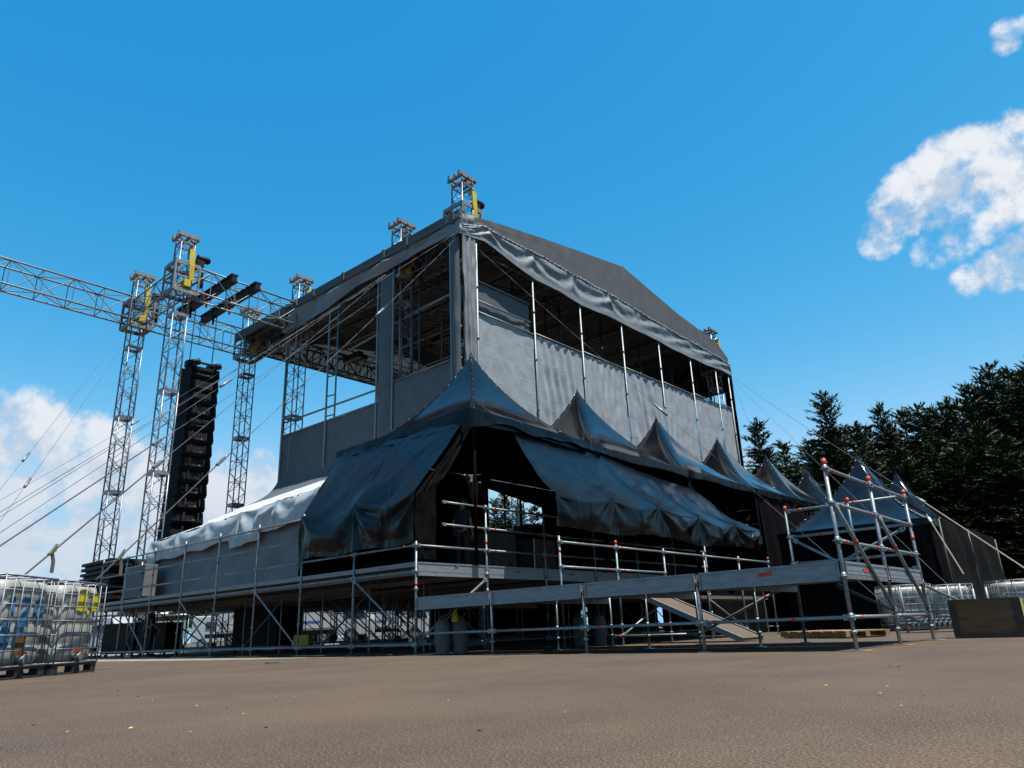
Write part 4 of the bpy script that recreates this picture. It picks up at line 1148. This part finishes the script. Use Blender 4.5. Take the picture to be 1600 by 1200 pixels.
fh = V((math.cos(RZ), math.sin(RZ), 0)); rh = V((math.sin(RZ), -math.cos(RZ), 0))
base = V((CAMP.x, CAMP.y, 0))
def lane(d, o): return base + fh * d + rh * o
OFF = -7.22 - .52
tank('milky water tank cut by the left picture edge, blue sprayed numbers on its side', lane(11.10, OFF), RZ, paint=paint1)
tank('milky water tank with a yellow paint patch, right of the one with blue numbers', lane(12.50, OFF), RZ, paint=paint2)
rt = [(at(19.8, 1422, 985), 'clear water tank with small red letters behind the right tube frame', paint3), (at(20.6, 1488, 982), 'clear water tank between the red lettered tank and the brown crate', None), (at(19.0, 1606, 985), 'water tank cut off by the right picture edge behind the dark scaffold rack', None)]
for p, l, pf in rt:
    tank(l, (p.x, p.y, 0), R(26), 1.2, 1.0, 1.16, paint=pf)

# ------------------------------------------------------------------ wooden crate, pallet, scaffold racks on the right
box = thing('wooden_crate', 'brown plywood crate with dark edge boards standing on the asphalt at the right', 'crate', (8.93, 4.72, 0), R(3)); box.scale = (.92, .92, .94)
m = MB(); m.box((0, 0, .34), (1.06, .42, .58)); m.build('crate_panel', plyb, box, bevel=.006)
for s in (-1, 1):
    m = MB(); m.box((s * .50, -.222, .34), (.12, .025, .60)); m.build('edge_board', plyd, box)
    m = MB(); m.box((s * .545, 0, .335), (.022, .44, .60)); m.build('end_board', ply_lit, box)
m = MB(); m.box((0, -.21, .045), (1.10, .06, .07)); m.box((0, .2, .045), (1.10, .06, .07)); m.build('skid', plyd, box)
m = MB(); m.box((0, 0, .645), (1.09, .44, .018)); m.build('crate_lid', plyb, box)
pal = thing('wooden_pallet', 'flat pale wooden pallet on the asphalt behind the tube frame', 'pallet', (5.55, 7.0, 0), R(-33))
for k in range(6): m = MB(); m.box((-.95 + k * .38, 0, .135), (.30, 1.1, .022)); m.build('slat', wood, pal)
for s in (-1, 0, 1): m = MB(); m.box((0, s * .48, .075), (2.2, .1, .095)); m.build('stringer', wood, pal)
for s in (-1, 0, 1): m = MB(); m.box((s * .9, 0, .013), (.12, 1.1, .02)); m.build('slat', wood, pal)
def rack(label, loc, rz, L=1.6, rows=5, high=.55, dark=False):
    t = thing('scaffold_rack', label, 'rack', loc, rz, 'racks of scaffold tubes')
    for sx in (-1, 1):
        for sy in (-1, 1): m = MB(); m.tube((sx * L / 2, sy * .4, 0), (sx * L / 2, sy * .4, 1.05 if not dark else .95), .03, 8); m.build('upright', galv, t)
    m = MB()
    for sy in (-1, 1): m.bar((-L / 2, sy * .4, .12), (L / 2, sy * .4, .12), .05, .07)
    for sx in (-1, 1): m.bar((sx * L / 2, -.4, .12), (sx * L / 2, .4, .12), .05, .07)
    m.build('base_frame', galvd, t)
    for r_ in range(rows):
        for k in range(11):
            x = -L / 2 + .1 + k * (L - .2) / 10 + (.05 if r_ % 2 else 0)
            m = MB(); m.tube((x, -.52, .2 + r_ * .075), (x, .52, .2 + r_ * .075), .03, 8); m.bar((x, -.58, .2 + r_ * .075), (x, -.5, .2 + r_ * .075), .05, .07); m.build('tube', galv if not dark else galvd, t)
    return t
q = at(17.2, 1458, 988); rack('low rack of stacked scaffold tubes left of the brown crate', (q.x, q.y, 0), R(30), 1.3, 2)
q = at(17.0, 1590, 988); rack('tall dark rack of scaffold tubes right of the brown crate', (q.x, q.y, 0), R(30), 1.2, 6, dark=True)
m = MB(); a, b = at(16.4, 1415, 982), at(16.4, 1490, 978); m.tube((a.x, a.y, .16), (b.x, b.y, .30), .03, 8); m.tube((a.x, a.y + .2, .06), (b.x, b.y + .25, .2), .03, 8)
for lb, pts_, r_ in (('thick black cable lying along the foot of the long deck', [(-.6 - k * .55, -.10 + .16 * math.sin(k * .9) * math.sin(k * .31), .022) for k in range(28)], .018),
                     ('thin black cable looping out from under the low platform', [(1.2 + k * .22, .35 - .55 * math.sin(k * .26), .012) for k in range(13)], .010)):
    tag(MB().path(pts_, r_, 6).build('cable', rubber), lb, 'cable')
for k_, (x_, y_) in enumerate(((8.28, 0), (8.28, PW), (8.28, 2 * PW))):
    m = MB(); m.box((x_, y_, .004), (.34, .24, .006)); o_ = m.build('base_board', wood)
    tag(o_, ['thin wooden pad under the front post of the right tube frame', 'thin wooden pad under the middle post of the right tube frame', 'thin wooden pad under the rear post of the right tube frame'][k_], 'pad', 'wooden pads under the tube frame')
# black scrim wall beside the ground tents
sc = thing('scrim_wall', 'dark mesh scrim wall beyond the right water tanks', 'scrim wall', (5.9, 17, 0))
m = MB(); m.grid(lambda u, v: V((.15 + .9 * u + .06 * fb(u * 9, v * 3, 2), lerp(-.2, 3.0, u), lerp(3.35 - .55 * u, .02, v) + .05 * fb(u * 5, 0, 2))), 40, 16); m.build('mesh_cloth', G('black_scrim', (.005, .005, .005), .9, 0, .3, 5, .2, 60, spec=.1), sc)
for u in (0, .5, 1): m = MB(); m.tube((.15 + .9 * u, lerp(-.2, 3, u), 0), (.15 + .9 * u, lerp(-.2, 3, u), 3.3 - .55 * u), .03, 8); m.build('pole', truss_dim, sc)

# ------------------------------------------------------------------ things under and on the deck
def sack(label, loc, s=1):
    t = thing('ballast_bag', label, 'bag', loc, random.random(), 'white woven ballast bags')
    m = MB(); N = 20
    def P(u, v):
        a = 2 * PI * u; r_ = (.135 + .03 * math.sin(PI * v) + .02 * fb(math.cos(a) * 2 + loc[0] * 9, math.sin(a) * 2, v * 3)) * (1 if v < .93 else .75)
        return V((r_ * math.cos(a), r_ * math.sin(a), .01 + .62 * v))
    m.grid(P, N, 12); m.poly([P(k / N, 1) for k in range(N)]); m.build('bag_body', bag_m, t)
    for k in range(2):
        m = MB(); m.path([(-.08, .08 - .16 * k, .58), (-.05, .06 - .12 * k, .70), (.05, .06 - .12 * k, .70), (.08, .08 - .16 * k, .58)], .012, 6)
        m.build('loop', bag_m, t)
    return t
sack('white ballast bag nearest the corner post under the platform', (.32, .42, 0)); sack('white ballast bag just right of the one at the corner post', (.50, .72, 0))
sack('white ballast bag deep under the platform middle, left of a pair', (.95, 4.1, 0)); sack('white ballast bag deep under the platform middle, right of a pair', (1.25, 4.45, 0))
m = MB(); m.grid(lambda u, v: V(((.085 + .03 * fb(u * 4, v * 3, 1)) * math.cos(6.2832 * u) * (1 - .75 * v), (.06 + .03 * fb(u * 4, v * 3, 6)) * math.sin(6.2832 * u) * (1 - .75 * v), .24 * v ** .7)), 10, 6); m.tube((0, 0, .28), (.05, .01, .46), .02, 6)
o = m.build('strap_bundle', yel); o.location = (.55, .55, .60); tag(o, 'yellow strap bundle hanging over the white bags at the corner post', 'strap bundle')
def crate(label, loc, rz, size, mtl, name='flight_case', cat='flight case', group=None):
    t = thing(name, label, cat, loc, rz, group); x, y, z = size
    m = MB(); m.box((0, 0, z / 2 + .05), (x, y, z - .1)); m.build('case_body', mtl, t, bevel=.02)
    for s in (-1, 1): m = MB(); m.box((s * x * .3, -y / 2 - .008, z * .25), (.16, .02, .13)); m.build('handle', black_paint, t)
    m = MB()
    for sx in (-1, 1):
        for sy in (-1, 1): m.tube((sx * (x / 2 - .1), sy * (y / 2 - .1), 0), (sx * (x / 2 - .1), sy * (y / 2 - .1), .09), .05, 10)
    m.build('caster', rubber, t)
    return t
crate('grey flight case inside the tent mouth, left and lighter of two', (-2.9, 5.3, ZD), R(90), (1.25, .8, 1.22), case_l)
crate('dim grey flight case deeper inside the tent mouth, right of the lighter one', (-2.9, 7.2, ZD), R(90), (1.05, .8, 1.15), case_m)
crate('black flight case under the deck beside the crouching worker', (-17.4, 2.6, 0), R(20), (1.4, .8, 1.15), black_paint)
crate('large black case under the middle of the long deck', (-13.3, 4.6, 0), R(10), (2.3, 1.2, 1.5), black_paint)
crate('black case at the left end of the deck underside', (-19.2, 2.2, 0), R(15), (1.7, .9, 1.2), black_paint)
crate('yellow plastic bin seen through the deck posts', (-7.3, 2.2, 0), R(35), (.44, .38, .50), yel_c, 'plastic_bin', 'bin')
crate('black speaker case silhouetted in the gap behind the tent', (-6.6, 12.2, ZD), R(90), (2.4, 1.0, 2.35), black_paint)

# ------------------------------------------------------------------ people
def person(label, loc, rz, pose='stand', cap=False, arm=(.0, .0)):
    t = thing('person', label, 'person', loc, rz, None)
    H = {'pel': (0, 0, .92), 'sp': (0, .01, 1.10), 'ch': (0, 0, 1.32), 'nk': (0, 0, 1.47), 'hb': (0, -.02, 1.56), 'hm': (0, -.03, 1.64), 'ht': (0, -.02, 1.71)}
    pts, rad, ed = [], [], []
    def add(p, r_, parent=None):
        pts.append(p); rad.append(r_)
        if parent is not None: ed.append((parent, len(pts) - 1))
        return len(pts) - 1
    pel = add(H['pel'], .14); sp = add(H['sp'], .13, pel); chs = add(H['ch'], .15, sp); nk = add(H['nk'], .06, chs); hb = add(H['hb'], .07, nk); hm = add(H['hm'], .095, hb); ht = add(H['ht'], .07, hm)
    add((0, -.125, 1.615), .018, hm)
    arms = []
    for s in (-1, 1):
        sh = add((s * .17, 0, 1.40), .068, chs); el = add((s * .235, .04 - arm[0], 1.12), .045, sh); wr = add((s * .225, -.08 - arm[1], .90), .032, el); pm = add((s * .222, -.10 - arm[1], .83), .035, wr)
        for k, l in enumerate((.075, .085, .08, .065)):
            f1 = add((s * (.205 + .0), -.135 - arm[1] + k * .022, .79), .0105, pm); add((s * .20, -.13 - arm[1] + k * .022, .79 - l), .008, f1)
        th = add((s * .20, -.14 - arm[1], .83), .012, pm); add((s * .195, -.165 - arm[1], .79), .009, th)
        hp = add((s * .095, 0, .86), .10, pel); kn = add((s * .11, -.02, .48), .062, hp); an = add((s * .115, .02, .09), .042, kn); add((s * .12, -.13, .045), .04, an)
        arms.append((sh, el))
    def skinned(name, pts, rad, ed, mtl, root=0):
        me = bpy.data.meshes.new(name); me.from_pydata(pts, ed, []); me.materials.append(mtl)
        o = bpy.data.objects.new(name, me); COL.objects.link(o); o.parent = t
        md = o.modifiers.new('skin', 'SKIN'); md.use_smooth_shade = True
        for i, r_ in enumerate(rad): me.skin_vertices[0].data[i].radius = (r_, r_ * .85)
        me.skin_vertices[0].data[root].use_root = True
        sd = o.modifiers.new('sub', 'SUBSURF'); sd.levels = 1; sd.render_levels = 2
        return o
    skinned('body', pts, rad, ed, skin_m)
    sp_, sr, se = [(0, 0, .88), (0, .01, 1.10), (0, 0, 1.32), (0, 0, 1.43)], [.175, .16, .178, .10], [(0, 1), (1, 2), (2, 3)]
    for s in (-1, 1):
        sp_.append((s * .17, 0, 1.40)); sr.append(.088); se.append((2, len(sp_) - 1)); sp_.append((s * .222, .03 - arm[0] * .7, 1.20)); sr.append(.07); se.append((len(sp_) - 2, len(sp_) - 1))
    skinned('shirt', sp_, sr, se, dark_shirt)
    tp, tr_, te = [(0, 0, .93)], [.165], []
    for s in (-1, 1):
        a = len(tp); tp += [(s * .095, 0, .84), (s * .11, -.02, .48), (s * .115, .02, .11)]; tr_ += [.12, .082, .072]; te += [(0, a), (a, a + 1), (a + 1, a + 2)]
    skinned('trousers', tp, tr_, te, jean)
    for s in (-1, 1):
        m = MB(); m.box((s * .12, -.06, .045), (.10, .29, .09)); m.build('shoe', rubber, t, bevel=.03)
        m = MB(); m.tube((s * .088, -.02, 1.625), (s * .102, -.015, 1.63), .028, 8); m.build('ear', skin_m, t)
        m = MB(); m.tube((s * .034, -.108, 1.645), (s * .034, -.114, 1.645), .011, 8); m.build('eye', hair_m, t)
    m = MB(); m.box((0, -.105, 1.578), (.045, .012, .01)); m.build('mouth', rust, t)
    m = MB(); m.lathe((0, -.015, 1.655), [(.103, 0), (.108, .03), (.09, .075), (.05, .10), (.01, .108)], 16); m.build('cap' if cap else 'hair', black_cloth if cap else hair_m, t)
    if cap: m = MB(); m.box((0, -.13, 1.668), (.14, .12, .012)); m.build('cap_brim', black_cloth, t, bevel=.004)
    return t
person('person in dark T-shirt standing in the shade of the open tent mouth', (-1.25, 2.55, ZD), R(-160), arm=(.02, .02))
person('person in dark cap and clothes standing beside black cases under the left deck', (-15.9, 1.6, 0), R(150), cap=True, arm=(.05, .2))

# ------------------------------------------------------------------ vehicles and small buildings far behind the deck
def truck(label, loc, rz, L=7.5, H=2.6):
    t = thing('box_truck', label, 'truck', loc, rz, 'vehicles parked behind the stage')
    m = MB(); m.box((0, 0, .95 + H / 2), (L, 2.4, H)); m.build('cargo_box', white_v, t, bevel=.05)
    m = MB(); m.prism([(L / 2 + .1, -1.1, .5), (L / 2 + 2.0, -1.1, .5), (L / 2 + 2.05, -1.1, 1.4), (L / 2 + 1.6, -1.1, 2.4), (L / 2 + .1, -1.1, 2.5)], (0, 2.2, 0)); m.build('cab', white_v, t, bevel=.06)
    m = MB(); m.prism([(L / 2 + .5, -1.12, 1.5), (L / 2 + 1.9, -1.12, 1.5), (L / 2 + 1.55, -1.12, 2.25), (L / 2 + .5, -1.12, 2.3)], (0, .02, 0)); m.build('window', glass_d, t)
    m = MB(); m.box((0, 0, .75), (L + 2, 1.0, .25)); m.build('chassis', black_paint, t)
    for x in (-L / 2 + 1.0, -L / 2 + 2.1, L / 2 + 1.0):
        for s in (-1, 1):
            m = MB(); m.tube((x, s * .85, .45), (x, s * 1.15, .45), .45, 18); w = m.build('wheel', rubber, t)
            m = MB(); m.tube((x, s * 1.14, .45), (x, s * 1.17, .45), .22, 12); m.build('rim', galv, w)
    m = MB()
    def swoosh(off, w):
        p = [(-L * .42 + q * L * .6, .98 + H * (.9 - .85 * math.sin(q * PI / 2) ** .8) + off) for q in [k / 12 for k in range(13)]]
        for (a, b), (c, d) in zip(p, p[1:]): m.prism([(a, -1.205, b), (c, -1.205, d), (c, -1.205, d - w), (a, -1.205, b - w)], (0, -.01, 0))
    swoosh(0, .12); swoosh(-.3, .10)
    m.box((-.6, -1.207, 2.9), (1.6, .012, .22)); m.box((1.0, -1.207, 1.35), (3.6, .012, .12)); m.build('livery', blue_v, t)
    return t
def flat(p): return (p.x, p.y, 0)
truck('white box truck with a blue swoosh, left one behind the deck posts', flat(at(46, 440, 990)), R(38))
truck('white box truck with blue stripes, right one behind the deck posts', flat(at(52, 548, 990)), R(40))
def car(label, loc, rz, h=1.5, L=4.4, van=False):
    t = thing('parked_van' if van else 'parked_car', label, 'van' if van else 'car', loc, rz, 'vehicles parked behind the stage')
    if van: prof = [(-L / 2, .35), (L / 2, .35), (L / 2 + .05, .9), (L / 2 - .7, 1.2), (L / 2 - 1.4, h), (-L / 2 + .1, h), (-L / 2, h - .3)]
    else: prof = [(-L / 2, .32), (L / 2, .32), (L / 2 + .04, .62), (L / 2 - .2, .82), (L / 2 - 1.2, .95), (L / 2 - 1.9, h), (-L / 2 + 1.0, h), (-L / 2 + .3, 1.0), (-L / 2, .9)]
    m = MB(); m.prism([(x, -.85, z) for x, z in prof], (0, 1.7, 0)); m.build('body', white_v, t, bevel=.09)
    m = MB()
    for s in (-1, 1):
        if van: m.prism([(L / 2 - 1.45, s * .87, 1.2), (L / 2 - .85, s * .87, 1.2), (L / 2 - 1.45, s * .87, h - .15)], (0, .01 * s, 0)); m.box((-.4, s * .87, 1.45), (2.4, .02, .5))
        else: m.prism([(-L / 2 + .8, s * .86, .98), (L / 2 - 1.4, s * .86, .98), (L / 2 - 1.95, s * .86, h - .1), (-L / 2 + 1.1, s * .86, h - .1)], (0, .012 * s, 0))
    m.build('window', glass_d, t)
    for x in (-L / 2 + .8, L / 2 - .85):
        for s in (-1, 1):
            m = MB(); m.tube((x, s * .68, .32), (x, s * .89, .32), .32, 18); w = m.build('wheel', rubber, t)
            m = MB(); m.tube((x, s * .885, .32), (x, s * .90, .32), .19, 12); m.build('rim', galv, w)
    for s in (-1, 1):
        m = MB(); m.box((L / 2 + .02, s * .62, .68), (.06, .3, .12)); m.build('headlight', galv, t)
        m = MB(); m.box((-L / 2 - .01, s * .68, .82), (.05, .2, .16)); m.build('tail_light', red, t)
    return t
car('white car seen between the right posts of the long deck', flat(at(60, 590, 990)), R(215))
car('white van left of the trucks behind the left deck posts', flat(at(50, 365, 990)), R(40), 2.1, 5.2, True)
car('white van at the far left behind the deck end', flat(at(48, 165, 990)), R(25), 2.2, 5.2, True)
car('small pale car deep behind the low platform', flat(at(48, 790, 985)), R(230))
mq = thing('marquee', 'white marquee roof low behind the left end of the deck', 'marquee', flat(at(52, 190, 990)), R(40))
m = MB(); m.prism([(-3.5, -3, 2.4), (0, -3, 3.5), (3.5, -3, 2.4)], (0, 6, 0)); m.build('canopy', white_t, mq)
for sx in (-1, 1):
    for sy in (-1, 1): m = MB(); m.tube((sx * 3.4, sy * 2.9, 0), (sx * 3.4, sy * 2.9, 2.45), .05, 8); m.build('leg', galv, mq)
sg = thing('notice_board', 'small pale blue board on a post behind the left deck posts', 'board', flat(at(36, 265, 990)), R(40))
m = MB(); m.box((0, 0, 1.05), (1.5, .05, .85)); m.build('panel', G('pale_blue_board', (.42, .52, .62), .6), sg)
m = MB(); m.tube((0, .05, 0), (0, .05, 1.2), .04, 8); m.build('post', yel_c, sg)
m = MB(); m.tube((0, -.026, 1.36), (0, -.03, 1.36), .09, 12); m.build('emblem', red, sg)
m = MB()
for k in range(6): m.bar((-.32 + k * .12, -.03, 1.12), (-.27 + k * .12, -.03, 1.22 - .03 * (k % 3)), .012, .05)
for k in range(5): m.bar((-.2 + k * .09, -.03, .92), (-.16 + k * .09, -.03, .97), .012, .03)
m.build('lettering', blue_v, sg)

# ------------------------------------------------------------------ trees
def conifer_mesh(seed, H=18., Rm=3.4, dens=1.0):
    rnd = random.Random(seed)
    t = MB(); t.tube((0, 0, 0), (.1, 0, H * .55), .32, 9, 0, .17); t.tube((.1, 0, H * .55), (0, 0, H * .97), .17, 7, 0, .03)
    c = MB()
    z = H * .06
    while z < H * .985:
        f = z / H
        rr = Rm * (1 - f) ** .72 * (1 + .25 * math.sin(f * 17 + seed)) * (1 if f > .12 else .8) + .15
        nb = 3 if f < .85 else 2
        a0 = rnd.random() * 6.3
        for k in range(nb):
            a = a0 + k * 2 * PI / nb + rnd.uniform(-.9, .9); L = rr * rnd.choice((.55, .8, .95, 1.1, 1.3)) * rnd.uniform(.8, 1.1)
            up = rnd.uniform(.05, .42) * (1 if f > .3 else .5) + (.5 if f > .85 else 0); dr = V((math.cos(a), math.sin(a), up)); side_ = V((-math.sin(a), math.cos(a), 0))
            o0 = V((0, 0, z + rnd.uniform(-.2, .2)))
            if L > .7: c.tube(o0, o0 + dr * L * .8, .03 + .012 * L, 3, 1, .01, cap=False)
            ns = max(3, int(L / .22))
            for s in range(1, ns + 1):
                q = s / ns
                p = o0 + dr * (L * q) + V((0, 0, -.30 * q * q * L * .35))
                wd = (.50 * (1 - q) + .22) * min(1, L / 1.6 + .25)
                for b in range(7):
                    sg_ = rnd.choice((-1, 1)); fw = dr * rnd.uniform(.18, .5) + side_ * (sg_ * wd * rnd.uniform(.3, 1.2)) + V((0, 0, rnd.uniform(-.25, .22)))
                    fw *= rnd.uniform(.45, .95); n = fw.cross(V((rnd.uniform(-1, 1), rnd.uniform(-1, 1), 1.2))).normalized() * (.028 + .035 * rnd.random()) * (1 + .5 * (1 - q))
                    bp = p + side_ * (sg_ * .06 * rnd.random())
                    c.poly([bp - n * .5, bp + fw * .55 - n, bp + fw, bp + fw * .5 + n])
        z += (.135 - .04 * f) * H / 18 * rnd.uniform(.6, 1.4)
    for s in range(14):
        a = rnd.random() * 6.3; zz = H * (.95 + .05 * s / 14); d = V((math.cos(a), math.sin(a), 1.6)) * .28
        n = V((-math.sin(a), math.cos(a), 0)) * .05; p = V((0, 0, zz)); c.poly([p - n, p + d - n * .3, p + d * 1.2, p + n])
    return t, c
TREES = []
for k in range(4):
    t, c = conifer_mesh(11 + k * 5, 18, (4.3, 5.0, 3.8, 4.7)[k])
    tr = thing('conifer_tree', '', 'tree', (0, 0, 0), 0, 'dark conifers standing behind the tents')
    t.build('trunk', trunk_m, tr); c.build('crown', [conif, trunk_m], tr); index_kids(tr); TREES.append([tr, False])
def plant(kind, d, x, ytop, label, wid=1.0):
    p = at(d, x, ytop); H = p.z; s = H / 18
    tr, used = TREES[kind]
    loc = (p.x, p.y, -.05); sc = (s * wid, s * wid, s)
    if not used: tr.location = loc; tr.scale = sc; tr['label'] = label; TREES[kind][1] = True; o = tr
    else: o = dup(tr, loc, random.random() * 6.28, label, sc)
    o.rotation_euler.z = random.random() * 6.28
    return o
TL = [(0, 56, 1181, 660, 'first conifer right of the stage, its slim crown just clear of the end curtain', 1.),
      (2, 60, 1222, 690, 'short conifer in the dip right of the first one', 1.),
      (1, 50, 1284, 618, 'broad pointed conifer standing alone against the sky above the fifth tent', 1.05),
      (3, 55, 1335, 662, 'low dark conifer filling the gap right of the broad pointed one', 1.15),
      (0, 50, 1373, 634, 'slim spire conifer left of the dense group', .9),
      (2, 54, 1408, 640, 'conifer with a thin leader inside the dense group', 1.1),
      (1, 50, 1432, 636, 'bushy round topped conifer inside the dense group', 1.1),
      (3, 56, 1475, 625, 'conifer with a small spire above the ground tent', 1.),
      (0, 46, 1512, 602, 'taller conifer stepping up toward the right edge', 1.),
      (1, 44, 1543, 574, 'tall ragged conifer near the right edge', 1.1),
      (2, 46, 1575, 578, 'tall conifer between the ragged one and the edge tree', 1.2),
      (3, 42, 1606, 560, 'tallest conifer, cut by the right picture edge', 1.15),
      (1, 60, 1452, 655, 'conifer behind the dense group, only its shoulder visible', 1.3),
      (0, 40, 1660, 600, 'conifer beyond the right picture edge, branches reaching in', 1.2),
      (3, 38, 1565, 680, 'lower dark conifer in front of the tall right ones', 1.4),
      (0, 40, 1490, 700, 'lower dark conifer above the scrim wall', 1.5),
      (2, 44, 1425, 715, 'lower conifer filling behind the rear ground tent', 1.6),
      (1, 45, 1355, 715, 'lower conifer filling behind the near ground tent', 1.5),
      (2, 48, 1300, 700, 'lower conifer left of the near ground tent peak', 1.5),
      (3, 52, 1240, 720, 'lower conifer behind the fifth and sixth tents', 1.4),
      (0, 55, 1185, 735, 'lower conifer behind the fourth and fifth tents', 1.3),
      (1, 36, 1620, 720, 'low dark conifer at the right picture edge', 1.7)]
TL += [
    (0, 66, 1200, 705, 'conifer behind the first two, filling the dip beside the stage', 1.15),
    (1, 64, 1262, 690, 'conifer shoulder left of the broad pointed one', 1.25),
    (2, 62, 1312, 668, 'conifer just right of the broad pointed one', 1.35),
    (3, 60, 1350, 665, 'conifer filling left of the slim spire', 1.45),
    (0, 60, 1392, 668, 'conifer between the slim spire and the thin leader', 1.15),
    (1, 58, 1455, 640, 'conifer left of the small spire', 1.25),
    (2, 56, 1495, 632, 'conifer right of the small spire', 1.35),
    (3, 52, 1528, 610, 'conifer behind the tall ragged one', 1.45),
    (0, 52, 1560, 600, 'conifer between the two tall right ones', 1.15),
    (1, 50, 1592, 590, 'conifer close to the edge tree', 1.25),
    (2, 46, 1630, 575, 'conifer outside the right edge, dark side showing', 1.35),
    (3, 42, 1400, 700, 'broad low conifer under the thin leader', 1.45),
    (0, 40, 1530, 660, 'broad low conifer under the tall ragged one', 1.15),
    (1, 42, 1460, 690, 'broad low conifer under the small spire', 1.25),
    (2, 56, 1275, 715, 'broad low conifer behind the sixth tent', 1.35),
    (3, 58, 1215, 728, 'broad low conifer behind the fifth tent peak', 1.45),
]
for k, d, x, y, l, w in TL: plant(k, d, x, y, l, w)
for k, d, x, y, l, w in [(0, 88, 772, 780, 'small conifer at the left of the gap behind the tent', .9), (1, 84, 788, 774, 'conifer in the middle of the gap behind the tent', 1.1), (3, 86, 812, 786, 'conifer right of the middle one in the gap behind the tent', 1.1), (2, 90, 835, 790, 'conifer at the right of the gap behind the tent', 1.2), (1, 92, 755, 800, 'low conifer at the left rim of the gap behind the tent', 1.2), (0, 95, 860, 792, 'conifer nearly hidden at the right rim of the gap behind the tent', 1.2)]:
    plant(k, d, x, y, l, w)
def bush_mesh(seed):
    rnd = random.Random(seed); c = MB(); t = MB()
    t.tube((0, 0, 0), (0, 0, 1.8), .12, 7, 0, .07)
    for k in range(5):
        a = k * 1.3; t.tube((0, 0, 1.2 + .1 * k), (math.cos(a) * .9, math.sin(a) * .9, 2.6), .05, 5, 0, .02)
    for k in range(1700):
        cl_ = k % 13; cc = V((math.cos(cl_ * 2.4) * 1.25 * ((cl_ % 4) / 3), math.sin(cl_ * 2.4) * 1.25 * ((cl_ % 4) / 3), 2.0 + 1.4 * ((cl_ * 7 % 13) / 13)))
        d = V((rnd.gauss(0, 1), rnd.gauss(0, 1), rnd.gauss(0, .8))).normalized() * (.85 * rnd.random() ** .4)
        p = cc + d; a = V((rnd.uniform(-1, 1), rnd.uniform(-1, 1), rnd.uniform(-1, 1))).normalized(); b = a.cross(V((.3, .5, .8))).normalized()
        c.poly([p - a * .10, p + b * .06, p + a * .12, p - b * .06])
    return t, c
t, c = bush_mesh(3); bt = thing('broadleaf_tree', 'small round green tree behind the left deck posts, leftmost of the row', 'tree', (0, 0, 0), 0, 'low green trees behind the stage')
t.build('trunk', trunk_m, bt); c.build('crown', bushm, bt); index_kids(bt)
BL = ['small round green tree behind the left deck posts, leftmost of the row', 'small green tree right of the leftmost one behind the deck posts', 'green tree behind the small pale blue board', 'green tree between the blue board and the large black case', 'green tree above the large black case under the deck', 'green tree right of the large black case, before the trucks']
for i, (x, d) in enumerate(((232, 66), (258, 62), (285, 64), (312, 62), (338, 66), (362, 63))):
    p = at(d, x, 985); sc = (1.25, 1.25, .98)
    if i == 0: bt.location = flat(p); bt.scale = sc
    else: dup(bt, flat(p), i * 1.1, BL[i], sc)
